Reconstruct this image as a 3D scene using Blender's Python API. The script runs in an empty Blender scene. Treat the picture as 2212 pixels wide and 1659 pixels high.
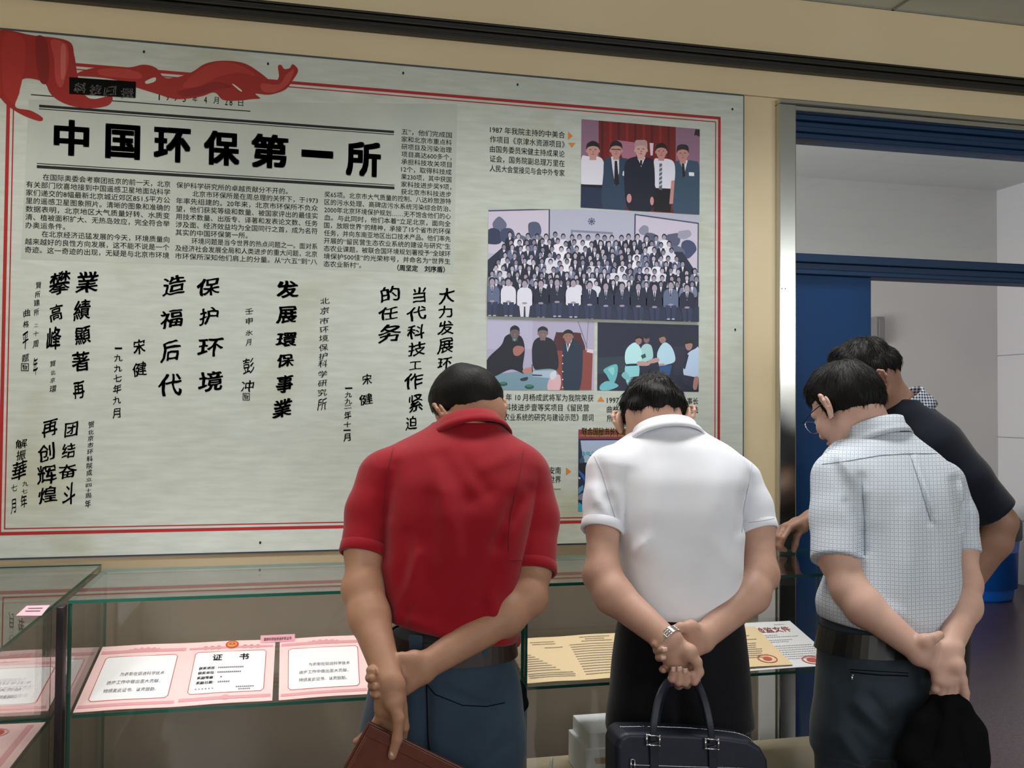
import bpy, bmesh, math, random
import numpy as np
from mathutils import Vector, Matrix
from mathutils.bvhtree import BVHTree

# ------------------------------------------------------------------ camera
SC = bpy.context.scene
COL = SC.collection
IW, IH, FPX = 2212, 1659, 2041.55
YAW, PITCH, ROLL = math.radians(13.088), math.radians(1.451), math.radians(0.4406)
CAM = np.array([0.0, -3.1, 1.5])
_f = np.array([math.sin(YAW)*math.cos(PITCH), math.cos(YAW)*math.cos(PITCH), math.sin(PITCH)])
_r0 = np.array([math.cos(YAW), -math.sin(YAW), 0.0]); _u0 = np.cross(_r0, _f)
_r = math.cos(ROLL)*_r0 + math.sin(ROLL)*_u0
_u = -math.sin(ROLL)*_r0 + math.cos(ROLL)*_u0
cd = bpy.data.cameras.new('camera'); cam = bpy.data.objects.new('camera', cd); COL.objects.link(cam)
cd.sensor_fit = 'HORIZONTAL'; cd.sensor_width = 36.0; cd.lens = 36.0*FPX/IW; cd.clip_start = 0.05
m = Matrix.Identity(4)
for i in range(3):
    m[i][0], m[i][1], m[i][2], m[i][3] = _r[i], _u[i], -_f[i], CAM[i]
cam.matrix_world = m
SC.camera = cam

# ------------------------------------------------------------------ world, light, exposure
SC.view_settings.view_transform = 'Standard'; SC.view_settings.look = 'None'
SC.view_settings.gamma = 1.0; SC.view_settings.use_curve_mapping = False
SC.view_settings.exposure = -0.18
SC.cycles.transparent_max_bounces = 24
SC.cycles.max_bounces = 8
W = bpy.data.worlds.new('world'); SC.world = W; W.use_nodes = True
W.node_tree.nodes['Background'].inputs[0].default_value = (0.75, 0.85, 1.0, 1)
W.node_tree.nodes['Background'].inputs[1].default_value = 0.35
def area(name, loc, target, sx, sy, power, col):
    l = bpy.data.lights.new(name, 'AREA'); l.shape = 'RECTANGLE'; l.size = sx; l.size_y = sy
    l.energy = power; l.color = col
    o = bpy.data.objects.new(name, l); COL.objects.link(o); o.location = loc
    d = Vector(target) - Vector(loc)
    o.rotation_euler = d.to_track_quat('-Z', 'Y').to_euler()
    return o
# daylight through the windows of the wall behind the photographer; added lights: a beam on the papers, a fill for the hall
area('daylight_window_left', (-.74, -5.85, 1.9), (-.74, 0, 1.7), 1.05, 1.7, 31, (0.98, 1.0, 1.0))
area('daylight_window_right', (2.2, -5.85, 1.9), (2.2, 0, 1.7), 2.2, 1.7, 54, (0.95, 0.98, 1.0))
area('daylight_window_high', (4.9, -5.85, 2.42), (4.2, 0, 1.9), 1.3, 0.62, 40, (0.97, 0.99, 1.0))
ls = area('added_paper_beam', (-1.27, -2.75, 2.45), (-.2, -.42, .78), .7, .6, 2.0, (1.0, 1.0, 1.0)); ls.data.spread = math.radians(22)  # added narrow beam, brightens the papers at the case's left end
LAMPS = [(-.7, -.6), (.55, -.6), (1.5, -.6)]            # louvred ceiling lamps, their light kept to a downward cone
for k, (lx, ly) in enumerate(LAMPS):
    la = area('lamp_light', (lx, ly, 2.955), (lx, ly, 0), 1.0, .4, 9.5, (1.0, .99, .97)); la.data.spread = math.radians(95)
area('added_hall_fill', (-.85, 2.0, 1.6), (4.5, 3.0, 2.9), 3.0, 2.4, 270, (0.97, 0.99, 1.0))  # added light brightening the hall, set before its solid end wall

# ------------------------------------------------------------------ helpers
def ray(px, py):
    return _f + (px - IW/2)/FPX*_r - (py - IH/2)/FPX*_u
def at(px, py, y):                      # the point on the upright plane y = const seen at that spot of the photograph
    d = ray(px, py); t = (y - CAM[1])/d[1]
    return CAM + d*t
def atz(px, py, z):
    d = ray(px, py); t = (z - CAM[2])/d[2]
    return CAM + d*t
def depth(P):
    return float((np.asarray(P) - CAM) @ _f)
def lin(c):
    return c/12.92 if c <= 0.04045 else ((c + 0.055)/1.055)**2.4
def hexc(h, gain=1.0):
    h = h.lstrip('#')
    return tuple(min(0.92, lin(int(h[i:i+2], 16)/255)*gain) for i in (0, 2, 4)) + (1.0,)
def new_mat(name, base, rough=0.6, metal=0.0, spec=0.5):
    mt = bpy.data.materials.new(name); mt.use_nodes = True
    b = mt.node_tree.nodes['Principled BSDF']
    b.inputs['Base Color'].default_value = hexc(base) if isinstance(base, str) else (*base[:3], 1)
    b.inputs['Roughness'].default_value = rough; b.inputs['Metallic'].default_value = metal
    b.inputs['Specular IOR Level'].default_value = spec
    return mt
def N(mt, kind, **kw):
    n = mt.node_tree.nodes.new(kind)
    for k, v in kw.items(): setattr(n, k, v)
    return n
def L(mt, a, ao, b, bi):
    mt.node_tree.links.new(a.outputs[ao], b.inputs[bi])
def noisy(mt, c1, c2, scale=(4, 4, 4), detail=4, lo=0.3, hi=0.7, bump=0.0, bscale=200, bdist=0.002):
    """base colour wandering between two colours, and a fine bump"""
    b = mt.node_tree.nodes['Principled BSDF']
    tc = N(mt, 'ShaderNodeTexCoord'); mp = N(mt, 'ShaderNodeMapping'); mp.inputs['Scale'].default_value = scale
    L(mt, tc, 'Object', mp, 'Vector')
    nz = N(mt, 'ShaderNodeTexNoise'); nz.inputs['Scale'].default_value = 1.0; nz.inputs['Detail'].default_value = detail
    L(mt, mp, 'Vector', nz, 'Vector')
    cr = N(mt, 'ShaderNodeValToRGB'); cr.color_ramp.elements[0].position = lo; cr.color_ramp.elements[1].position = hi
    cr.color_ramp.elements[0].color = hexc(c1); cr.color_ramp.elements[1].color = hexc(c2)
    L(mt, nz, 'Fac', cr, 'Fac'); L(mt, cr, 'Color', b, 'Base Color')
    if bump:
        n2 = N(mt, 'ShaderNodeTexNoise'); n2.inputs['Scale'].default_value = bscale; n2.inputs['Detail'].default_value = 3
        L(mt, tc, 'Object', n2, 'Vector')
        bp = N(mt, 'ShaderNodeBump'); bp.inputs['Strength'].default_value = bump; bp.inputs['Distance'].default_value = bdist
        L(mt, n2, 'Fac', bp, 'Height'); L(mt, bp, 'Normal', b, 'Normal')
    return mt

M = {}
M['wall'] = noisy(new_mat('wall_paint', '#dccba8', 0.75, spec=0.25), '#d7c5a0', '#e0d0af', (1.2, 1.2, 1.2), 3, bump=0.12, bscale=160)
M['hallwall'] = noisy(new_mat('hall_wall_paint', '#d6d6d6', 0.6, spec=0.3), '#d2d1d3', '#dadada', (0.8, 0.8, 0.8), 3)
M['tile'] = new_mat('hall_tile', '#e6e3e6', 0.3)
M['ceil'] = noisy(new_mat('ceiling_panel', '#d3d8d0', 0.8, spec=0.2), '#cdd3cb', '#d8ddd5', (3, 3, 3), 4, bump=0.2, bscale=300)
M['floor'] = noisy(new_mat('floor_terrazzo', '#4a3a40', 0.28), '#3b2c35', '#58474a', (60, 60, 60), 2, 0.35, 0.65)
M['trim'] = new_mat('trim_black', '#17150f', 0.38)
M['steel'] = new_mat('brushed_steel', '#c9cbc8', 0.2, 1.0)
M['blue'] = noisy(new_mat('door_blue_paint', '#163f70', 0.5, spec=.2), '#143a68', '#184478', (2, 2, 1), 2)
M['blueframe'] = new_mat('door_frame_blue', '#103256', 0.45, spec=.3)
M['rubber'] = new_mat('black_rubber', '#101214', 0.6)
M['white'] = new_mat('white_paint', '#e4e2dd', 0.5)
M['ink'] = new_mat('black_ink', '#14181a', 0.6, spec=0.3)
M['inkgrey'] = new_mat('newsprint_ink', '#2c3030', 0.6, spec=0.3)
M['red'] = new_mat('printed_red_line', '#a52328', 0.5, spec=0.3)
M['orange'] = new_mat('printed_orange', '#d9822c', 0.5, spec=0.3)
M['paperline'] = new_mat('printed_pale_line', '#dfe2cf', 0.5, spec=0.3)
M['boardedge'] = new_mat('board_edge', '#3c4858', 0.5)
M['wood'] = noisy(new_mat('dark_wood', '#4a2c20', 0.4), '#3a2018', '#54362a', (8, 8, 1.2), 4)
M['gap_shade'] = new_mat('gap_shade_dark', '#20141a', 0.45)
M['chrome'] = new_mat('chrome', '#d8d8d8', 0.16, 1.0)
M['gold'] = new_mat('gold_ink', '#c9a050', 0.5)

def mat_print():
    mt = new_mat('printed_photo', '#ffffff', 0.4, spec=0.35)
    a = N(mt, 'ShaderNodeAttribute', attribute_name='Col')
    L(mt, a, 'Color', mt.node_tree.nodes['Principled BSDF'], 'Base Color')
    return mt
M['print'] = mat_print()
def mat_board():
    mt = new_mat('parchment_print', '#c9ccb8', 0.45, spec=0.3)
    b = mt.node_tree.nodes['Principled BSDF']
    tc = N(mt, 'ShaderNodeTexCoord')
    mp = N(mt, 'ShaderNodeMapping'); mp.inputs['Scale'].default_value = (10, 1, 60); L(mt, tc, 'Object', mp, 'Vector')
    n1 = N(mt, 'ShaderNodeTexNoise'); n1.inputs['Scale'].default_value = 1; n1.inputs['Detail'].default_value = 5; L(mt, mp, 'Vector', n1, 'Vector')
    n2 = N(mt, 'ShaderNodeTexNoise'); n2.inputs['Scale'].default_value = 2.6; n2.inputs['Detail'].default_value = 4; L(mt, tc, 'Object', n2, 'Vector')
    c1 = N(mt, 'ShaderNodeValToRGB'); c1.color_ramp.elements[0].position = .3; c1.color_ramp.elements[1].position = .7
    c1.color_ramp.elements[0].color = hexc('#b9c0b8'); c1.color_ramp.elements[1].color = hexc('#c8cfc7'); L(mt, n1, 'Fac', c1, 'Fac')
    c2 = N(mt, 'ShaderNodeValToRGB'); c2.color_ramp.elements[0].position = .55; c2.color_ramp.elements[1].position = .8
    c2.color_ramp.elements[0].color = (1, 1, 1, 1); c2.color_ramp.elements[1].color = hexc('#e0d8b4'); L(mt, n2, 'Fac', c2, 'Fac')
    mx = N(mt, 'ShaderNodeMix', data_type='RGBA', blend_type='MULTIPLY'); mx.inputs[0].default_value = 0.8
    mt.node_tree.links.new(c1.outputs['Color'], mx.inputs[6]); mt.node_tree.links.new(c2.outputs['Color'], mx.inputs[7])
    mt.node_tree.links.new(mx.outputs[2], b.inputs['Base Color'])
    return mt
M['board'] = mat_board()
M['clip'] = noisy(new_mat('newspaper_clipping', '#b6bcb4', 0.5, spec=0.3), '#b1b8b1', '#bdc3ba', (5, 5, 5), 5)
def mat_glass(name, tint, boost=0.0):
    mt = bpy.data.materials.new(name); mt.use_nodes = True
    nt = mt.node_tree; nt.nodes.clear()
    out = nt.nodes.new('ShaderNodeOutputMaterial'); mix = nt.nodes.new('ShaderNodeMixShader')
    tr = nt.nodes.new('ShaderNodeBsdfTransparent'); tr.inputs[0].default_value = (*tint, 1)
    gl = nt.nodes.new('ShaderNodeBsdfGlossy'); gl.inputs['Roughness'].default_value = 0.015
    lw = nt.nodes.new('ShaderNodeLayerWeight'); lw.inputs['Blend'].default_value = .5   # facing ratio, the same from both sides of the sheet
    pw = nt.nodes.new('ShaderNodeMath'); pw.operation = 'POWER'; pw.inputs[1].default_value = 5.0; nt.links.new(lw.outputs['Facing'], pw.inputs[0])
    fr = nt.nodes.new('ShaderNodeMath'); fr.operation = 'MULTIPLY_ADD'; fr.inputs[1].default_value = .95; fr.inputs[2].default_value = .04; nt.links.new(pw.outputs[0], fr.inputs[0])
    nt.links.new(fr.outputs[0], mix.inputs[0]); nt.links.new(tr.outputs[0], mix.inputs[1]); nt.links.new(gl.outputs[0], mix.inputs[2])
    nt.links.new(mix.outputs[0], out.inputs[0])
    return mt
M['glass'] = mat_glass('case_glass', (0.965, 0.968, 0.966))
M['doorglass'] = mat_glass('transom_glass', (0.95, 0.97, 0.97))
M['edge'] = new_mat('green_glass_edge', '#1f5a4c', 0.15)
M['deck'] = new_mat('case_deck_cloth', '#a3977f', 0.8)

def link(o, parent=None):
    COL.objects.link(o)
    if parent is not None:
        o.parent = parent
    return o
def empty(name, loc=(0, 0, 0)):
    o = bpy.data.objects.new(name, None); COL.objects.link(o); o.location = loc; o.empty_display_size = 0.1
    return o
def tag(o, label=None, cat=None, group=None, kind=None):
    if label: o['label'] = label
    if cat: o['category'] = cat
    if group: o['group'] = group
    if kind: o['kind'] = kind
    return o
def from_data(name, verts, faces, mats, parent=None, mi=None, smooth=False, cols=None):
    me = bpy.data.meshes.new(name)
    if parent is not None:
        lx, ly, lz = parent_world(parent)
        verts = [(v[0]-lx, v[1]-ly, v[2]-lz) for v in verts]
    me.from_pydata([tuple(map(float, v)) for v in verts], [], faces)
    for mm in (mats if isinstance(mats, (list, tuple)) else [mats]): me.materials.append(mm)
    if mi is not None: me.polygons.foreach_set('material_index', mi)
    if smooth: me.polygons.foreach_set('use_smooth', [True]*len(me.polygons))
    if cols is not None:
        ca = me.color_attributes.new('Col', 'FLOAT_COLOR', 'CORNER')
        flat = []
        for p in me.polygons:
            flat += list(cols[p.index])*p.loop_total
        ca.data.foreach_set('color', flat)
    me.update()
    o = bpy.data.objects.new(name, me)
    return link(o, parent)
def parent_world(o):
    x = y = z = 0.0
    while o is not None:
        x += o.location.x; y += o.location.y; z += o.location.z; o = o.parent
    return x, y, z
class MB:
    """collects shapes into ONE mesh"""
    def __init__(s): s.v, s.f, s.m = [], [], []
    def quad(s, pts, mi=0):
        n = len(s.v); s.v += [tuple(p) for p in pts]; s.f.append(tuple(range(n, n+len(pts)))); s.m.append(mi)
    def box(s, lo, hi, mi=0, mis=None):
        n = len(s.v)
        for z in (lo[2], hi[2]):
            for y in (lo[1], hi[1]):
                for x in (lo[0], hi[0]): s.v.append((x, y, z))
        F = [(0, 2, 3, 1), (4, 5, 7, 6), (0, 1, 5, 4), (2, 6, 7, 3), (0, 4, 6, 2), (1, 3, 7, 5)]  # -z +z -y +y -x +x
        for i, q in enumerate(F):
            s.f.append(tuple(n+k for k in q)); s.m.append(mis[i] if mis else mi)
    def hexa(s, b, t, mi=0):            # bottom quad, top quad (4 points each)
        n = len(s.v); s.v += [tuple(p) for p in b] + [tuple(p) for p in t]
        for q in [(3, 2, 1, 0), (4, 5, 6, 7), (0, 1, 5, 4), (1, 2, 6, 5), (2, 3, 7, 6), (3, 0, 4, 7)]:
            s.f.append(tuple(n+k for k in q)); s.m.append(mi)
    def tube(s, pts, r, n=8, mi=0, caps=True):
        pts = [np.array(p, float) for p in pts]; rr = r if isinstance(r, (list, tuple)) else [r]*len(pts)
        base = len(s.v); up = None
        for i, p in enumerate(pts):
            a = pts[max(i-1, 0)]; b = pts[min(i+1, len(pts)-1)]
            d = b - a; d = d/(np.linalg.norm(d)+1e-12)
            if up is None:
                up = np.array([0, 0, 1.]) if abs(d[2]) < 0.9 else np.array([1., 0, 0])
            x = np.cross(d, up); x /= np.linalg.norm(x)+1e-12; y = np.cross(d, x); up = -y if np.dot(-y, up) > 0 else y
            for k in range(n):
                t = 2*math.pi*k/n
                s.v.append(tuple(p + rr[i]*(math.cos(t)*x + math.sin(t)*y)))
        for i in range(len(pts)-1):
            for k in range(n):
                a = base+i*n+k; b = base+i*n+(k+1) % n
                s.f.append((a, b, b+n, a+n)); s.m.append(mi)
        if caps:
            s.f.append(tuple(base+k for k in range(n))[::-1]); s.m.append(mi)
            e = base+(len(pts)-1)*n
            s.f.append(tuple(e+k for k in range(n))); s.m.append(mi)
    def ball(s, c, r, seg=12, rings=8, mi=0):
        rx, ry, rz = r if isinstance(r, (list, tuple)) else (r, r, r)
        base = len(s.v)
        for i in range(rings+1):
            ph = math.pi*i/rings
            for k in range(seg):
                t = 2*math.pi*k/seg
                s.v.append((c[0]+rx*math.sin(ph)*math.cos(t), c[1]+ry*math.sin(ph)*math.sin(t), c[2]+rz*math.cos(ph)))
        for i in range(rings):
            for k in range(seg):
                a = base+i*seg+k; b = base+i*seg+(k+1) % seg
                s.f.append((a, a+seg, b+seg, b)); s.m.append(mi)
    def build(s, name, mats, parent=None, smooth=False, bevel=0.0, seg=2):
        o = from_data(name, s.v, s.f, mats, parent, s.m, smooth)
        if bevel:
            md = o.modifiers.new('edge', 'BEVEL'); md.width = bevel; md.segments = seg; md.limit_method = 'ANGLE'
        return o

# ------------------------------------------------------------------ the room
def struct(o, label=None):
    o['kind'] = 'structure'
    return o
ZC = 3.0
XL, XR, YB = -1.28, 6.2, -6.0
DX0, DX1, DZ = 1.694, 2.96, 2.62        # the door opening
b = MB(); b.box((XL-.2, 0, 0), (DX0, .16, ZC)); b.box((DX0, 0, DZ), (DX1, .16, ZC)); b.box((DX1, 0, 0), (XR+.2, .16, ZC))
b.box((XL, -.012, 2.63), (XR, 0, ZC))   # the upper band stands slightly proud
struct(b.build('wall_back', M['wall']))
b = MB(); b.box((XL-.2, YB, 0), (XL, -3.5, ZC)); b.box((XL-.2, -2.0, 0), (XL, 0, ZC)); b.box((XL-.2, -3.5, 0), (XL, -2.0, 2.0)); b.box((XL-.2, -3.5, 2.9), (XL, -2.0, ZC)); struct(b.build('wall_left', M['wall']))
b = MB()
for y in (-3.5, -2.77, -2.04): b.box((XL-.1, y, 2.0), (XL-.06, y+.04, 2.9))
for z in (2.0, 2.87): b.box((XL-.1, -3.5, z), (XL-.06, -2.0, z+.03))
struct(b.build('window_4', M['white']))  # frame of an added window, made for the beam on the papers
b = MB(); b.box((XR, YB, 0), (XR+.2, 0, ZC)); struct(b.build('wall_right', M['wall']))
b = MB()
xs = [XL, -2.4+0.0, -0.2, 1.1, 3.3, 4.25, 5.55, XR]
# the wall behind the photographer, with three window openings
b.box((XL, YB-.2, 0), (XR, YB, 1.0)); b.box((XL, YB-.2, 2.8), (XR, YB, ZC))
b.box((-.2, YB-.2, 1.0), (1.1, YB, 2.8)); b.box((3.3, YB-.2, 1.0), (4.25, YB, 2.8)); b.box((5.55, YB-.2, 1.0), (XR, YB, 2.8)); b.box((4.25, YB-.2, 1.0), (5.55, YB, 2.1))
struct(b.build('wall_front', M['wall']))
for i, (x0, x1, z0) in enumerate([(XL, -.2, 1.0), (1.1, 3.3, 1.0), (4.25, 5.55, 2.1)]):
    b = MB()
    for z in (z0, 2.77): b.box((x0, YB-.1, z), (x1, YB-.06, z+.03))
    for x in (x0, (x0+x1)/2-.02, x1-.04): b.box((x, YB-.1, z0), (x+.04, YB-.06, 2.8))
    struct(b.build('window_%d' % (i+1), M['white']))
b = MB(); b.box((XL-.2, YB-.2, -.1), (XR+.2, 6.2, 0)); struct(b.build('floor', M['floor']))
b = MB(); b.box((XL-.2, YB-.2, ZC), (XR+.2, .16, ZC+.1))
co = struct(b.build('ceiling', M['ceil']))
b = MB()
for k in range(-3, 11):
    b.box((k*.6+.36, YB, ZC-.004), (k*.6+.372, -.012, ZC-.0005))
for k in range(10):
    b.box((XL, -.6*k-.02, ZC-.004), (XR, -.6*k-.008, ZC-.0005))
struct(b.build('trim_2', new_mat('ceiling_joint', '#8f958c', .7)))
for lx, ly in LAMPS:
    lm = empty('ceiling_lamp', (lx, ly, ZC)); lm['kind'] = 'structure'
    b = MB(); b.box((lx-.52, ly-.28, ZC-.012), (lx+.52, ly+.28, ZC-.001)); b.build('lamp_tray', M['white'], lm)
    b = MB()
    for k in (-.29, 0, .29): b.tube([(lx+k-.0, ly-.24, ZC-.022), (lx+k, ly+.24, ZC-.022)], .008, 10)
    b.build('lamp_tube', M['white'], lm)
# black moulding, three ridges
b = MB()
for z0, z1, dy in ((2.722, 2.738, .032), (2.738, 2.752, .024), (2.752, 2.765, .034), (2.765, 2.775, .026), (2.775, 2.783, .03)):
    b.box((XL, -.012-dy, z0), (XR, -.0115, z1))
struct(b.build('trim_1', M['trim'], bevel=.003))
# the door: steel cladding, blue frame, transom, fixed leaf
b = MB(); b.box((1.694, -.03, 0), (1.761, .17, 2.605)); 
dr = empty('door_1', (1.694, 0, 0)); dr['kind'] = 'structure'
f = b.build('steel_jamb', M['steel'], dr, bevel=.004)
b = MB()
for k in range(2): b.tube([(1.704+.013*k, -.031, 1.935), (1.704+.013*k, -.0295, 1.935)], .0025)
b.build('screw', M['rubber'], f)
b = MB(); b.box((1.694, -.034, 2.605), (DX1+.06, .17, 2.622)); b.box((1.761, -.022, 2.585), (DX1, .03, 2.605)); b.build('steel_head', M['steel'], dr, bevel=.003)
b = MB()
for z0, z1, y0 in ((2.565, 2.585, .01), (2.545, 2.565, .03), (2.525, 2.545, .02), (2.505, 2.525, .035)): b.box((1.761, y0, z0), (DX1, .12, z1))
for z0, z1, y0 in ((2.04, 2.072, .0), (2.015, 2.04, .014), (1.997, 2.015, .006)): b.box((1.761, y0, z0), (DX1, .1, z1))
b.box((DX1-.085, .0, 0), (DX1, .12, 2.585))
b.build('door_frame', M['blueframe'], dr, bevel=.003)
b = MB(); b.box((1.761, .05, 2.07), (DX1-.085, .058, 2.507)); b.build('transom_pane', M['doorglass'], dr)
b = MB(); b.box((1.761, .03, 0), (2.105, .075, 2.0)); b.build('door_leaf', M['blue'], dr, bevel=.004)
b = MB(); b.box((DX1, -.03, 0), (DX1+.066, .17, 2.605)); b.build('steel_jamb', M['steel'], dr, bevel=.004)
# pale strip beside the jamb, low on the wall
b = MB(); b.box((1.625, -.012, 0), (1.69, 0, .86)); b.box((1.625, -.012, .864), (1.69, 0, 1.02)); struct(b.build('trim_3', M['white'], bevel=.003))
# taupe dado low on the wall behind the cases
b = MB(); b.box((XL, -.008, .1), (1.62, 0, .985)); struct(b.build('trim_5', noisy(new_mat('taupe_dado', '#8d8170', .6, spec=.3), '#877c6c', '#938776', (2, 2, 2), 3), bevel=.002))
# the hall beyond
b = MB(); b.box((-1, 4.2, 0), (6.35, 4.35, 3.7)); struct(b.build('wall_hall', M['hallwall']))
b = MB(); b.box((6.19, .3, 0), (6.35, 4.2, 3.5))
struct(b.build('wall_hall_side', M['tile']))
b = MB()
for z in (0.55, 1.27, 2.0, 2.75): b.box((6.1855, .3, z), (6.1905, 4.2, z+.006))
struct(b.build('trim_4', new_mat('tile_joint', '#9d9a9d', .7)))
b = MB(); b.box((-1, .16, 3.5), (6.35, 4.35, 3.6)); struct(b.build('ceiling_hall', M['hallwall']))
b = MB(); b.box((-1.0, .16, 0), (-.9, 4.3, 3.6)); struct(b.build('wall_hall_end', M['hallwall']))
p0 = at(1880, 686, 4.2); p1 = at(1898, 745, 4.2)
b = MB(); b.box((p0[0], 4.11, p1[2]), (p1[0], 4.2, p0[2])); b.box((p0[0]+.02, 4.10, p1[2]+.02), (p1[0]-.01, 4.11, p0[2]-.02))
tag(b.build('wall_box', new_mat('grey_box', '#8c8a8c', .5), bevel=.005), 'grey metal box mounted on the pale hall wall beyond the doorway', 'wall box')
# the blue bin
bp = at(2160, 1298, 3.36)
bn = empty('waste_bin', (bp[0]-.05, 3.55, 0)); tag(bn, 'round blue plastic waste bin with a black lid in the hall', 'bin')
def lathe(prof, c, n=32):
    v, fc = [], []
    for r, z in prof:
        for k in range(n):
            t = 2*math.pi*k/n; v.append((c[0]+r*math.cos(t), c[1]+r*math.sin(t), c[2]+z))
    for i in range(len(prof)-1):
        for k in range(n):
            a = i*n+k; d = i*n+(k+1) % n; fc.append((a, d, d+n, a+n))
    return v, fc
c = (bp[0]-.05, 3.55, 0)
v, fc = lathe([(0, .0), (.25, .0), (.26, .02), (.31, .52), (.315, .53), (.30, .53), (.29, .1), (0, .08)], c)
from_data('bin_body', v, fc, new_mat('bin_blue', '#0f5fc0', .35), bn, smooth=True)
v, fc = lathe([(.32, .48), (.325, .50), (.325, .62), (.30, .66), (.2, .68), (0, .69)], c)
from_data('lid', v, fc, new_mat('bin_black', '#15161a', .5), bn, smooth=True)

# ------------------------------------------------------------------ the printed board
YBD = -.03                                # its face
board = empty('display_board', (0.3, -.015, 1.045))
tag(board, 'large parchment-coloured printed board with headline, calligraphy and photos on the wall', 'display board')
BX0, BX1, BZ0, BZ1 = -.93, 1.552, 1.045, 2.617
b = MB(); b.box((BX0, YBD, BZ0), (BX1, -.0125 if False else -.002, BZ1), mis=[1, 1, 0, 0, 1, 1])
b.box((BX0-.004, YBD+.004, BZ1), (BX1+.006, -.002, BZ1+.006), 1); b.box((BX0-.004, YBD+.004, BZ0-.006), (BX1+.006, -.002, BZ0), 1); b.box((BX1, YBD+.004, BZ0), (BX1+.006, -.002, BZ1), 1)
b.build('panel', [M['board'], M['boardedge']], board)
def lay(k): return YBD - .0002*k
def bp_(px, py): 
    P = at(px, py, YBD); return P[0], P[2]
# red double border
def frame_lines(b, x0, x1, z0, z1, w, y, mi):
    b.quad([(x0-w, y, z1), (x1+w, y, z1), (x1+w, y, z1+w), (x0-w, y, z1+w)], mi); b.quad([(x0-w, y, z0-w), (x1+w, y, z0-w), (x1+w, y, z0), (x0-w, y, z0)], mi)
    b.quad([(x0-w, y, z0), (x0, y, z0), (x0, y, z1), (x0-w, y, z1)], mi); b.quad([(x1, y, z0), (x1+w, y, z0), (x1+w, y, z1), (x1, y, z1)], mi)
b = MB()
frame_lines(b, -.832, 1.455, 1.122, 2.526, .010, lay(2), 0)
frame_lines(b, -.821, 1.444, 1.133, 2.515, .0035, lay(2), 0)
b.build('border_line', M['red'], board)
# newspaper clipping (L-shaped ground, slightly greyer)
b = MB()
q = lambda *pts: [(bp_(*p)[0], lay(1), bp_(*p)[1]) for p in pts]
b.quad(q((62, 215), (45, 560), (980, 592), (988, 225)))
b.build('newspaper_clipping', M['clip'], board)
# rules
def rule(p, r, w0):
    b = MB()
    (x0, z0), (x1, z1) = bp_(*p), bp_(*r); z = (z0+z1)/2
    b.quad([(x0, lay(3), z-w0/2), (x1, lay(3), z-w0/2), (x1, lay(3), z+w0/2), (x0, lay(3), z+w0/2)]); b.build('rule_line', M['ink'], board)
rule((84.6, 228), (851, 286), .008); rule((84.6, 234), (851, 292), .0025)
rule((80, 351), (852, 402), .0025); rule((79.6, 358), (852, 408), .009)
rule((67, 204), (541, 241), .003)
rule((1180, 1057), (1211, 1056.5), .0015)
# pin heads along the edges
for (px, py) in ((311, 112), (579, 138), (871, 158), (1118, 183), (1582, 236), (1588, 712), (562, 1172)):
    x, z = bp_(px, py); pn = MB(); pn.ball((x, YBD-.001, z), (.0035, .002, .0045), 10, 6); pn.build('pin', M['rubber'], board)

# ---- lettering: every glyph is an outline turned into mesh
_gl = {}
def glyph_mesh(text, bold=0.0, res=2):
    key = (text, bold, res)
    if key not in _gl:
        cu = bpy.data.curves.new('g', 'FONT'); cu.body = text; cu.resolution_u = res; cu.size = 1.0
        o = bpy.data.objects.new('g', cu); COL.objects.link(o)
        dg = bpy.context.evaluated_depsgraph_get(); dg.update()
        me = bpy.data.meshes.new_from_object(o.evaluated_get(dg))
        v = np.zeros(len(me.vertices)*3, np.float32); me.vertices.foreach_get('co', v); v = v.reshape(-1, 3)[:, :2].astype(float)
        f = [tuple(p.vertices) for p in me.polygons]
        if bold and len(v):                                    # heavier strokes: the outline repeated a little to each side
            n = len(v); ring = [(i*bold, j*bold) for i in (-1, 0, 1) for j in (-1, 0, 1)] if bold > .03 else [(.82*bold*t, -.57*bold*t) for t in (-1.5, -.75, 0, .75, 1.5)]+[(.3*bold, .5*bold), (-.3*bold, -.5*bold)] if bold > .007 else [(bold, 0), (-bold, 0)]
            v = np.concatenate([v+A2 for A2 in ring]); f = [tuple(i+k*n for i in q) for k in range(len(ring)) for q in f]
        _gl[key] = (v, f)
        bpy.data.objects.remove(o); bpy.data.curves.remove(cu); bpy.data.meshes.remove(me)
    return _gl[key]
def norm_glyph(ch, bold=0.0, res=2):
    v, f = glyph_mesh(ch, bold, res)
    if len(v) == 0: return v, f
    lo, hi = v.min(0), v.max(0); return (v-(lo+hi)/2)/np.maximum(hi-lo, 1e-6), f
class TB:
    def __init__(s): s.v, s.f = [], []
    def add(s, P, f):
        n = len(s.v); s.v += [tuple(p) for p in P]; s.f += [tuple(n+k for k in q) for q in f]
    def build(s, name, mt, parent): return from_data(name, s.v, s.f, mt, parent)
def line_at(tb, text, x0, x1, z, h, bold=0.0, k=4, vcen=0.36):
    """one printed line from x0 to x1, glyph size h, centred on z"""
    v, f = glyph_mesh(text, bold)
    if len(v) == 0: return
    lead = len(text) - len(text.lstrip('\u3000'))
    n = len(text); lo, hi = v[:, 0].min(), v[:, 0].max()
    adv = 1.0
    sx = (x1-x0)/(hi-lo)
    X = x0 + (v[:, 0]-lo)*sx; Z = z + (v[:, 1]-vcen)*h
    tb.add(np.stack([X, np.full_like(X, lay(k)), Z], -1), f)
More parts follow.
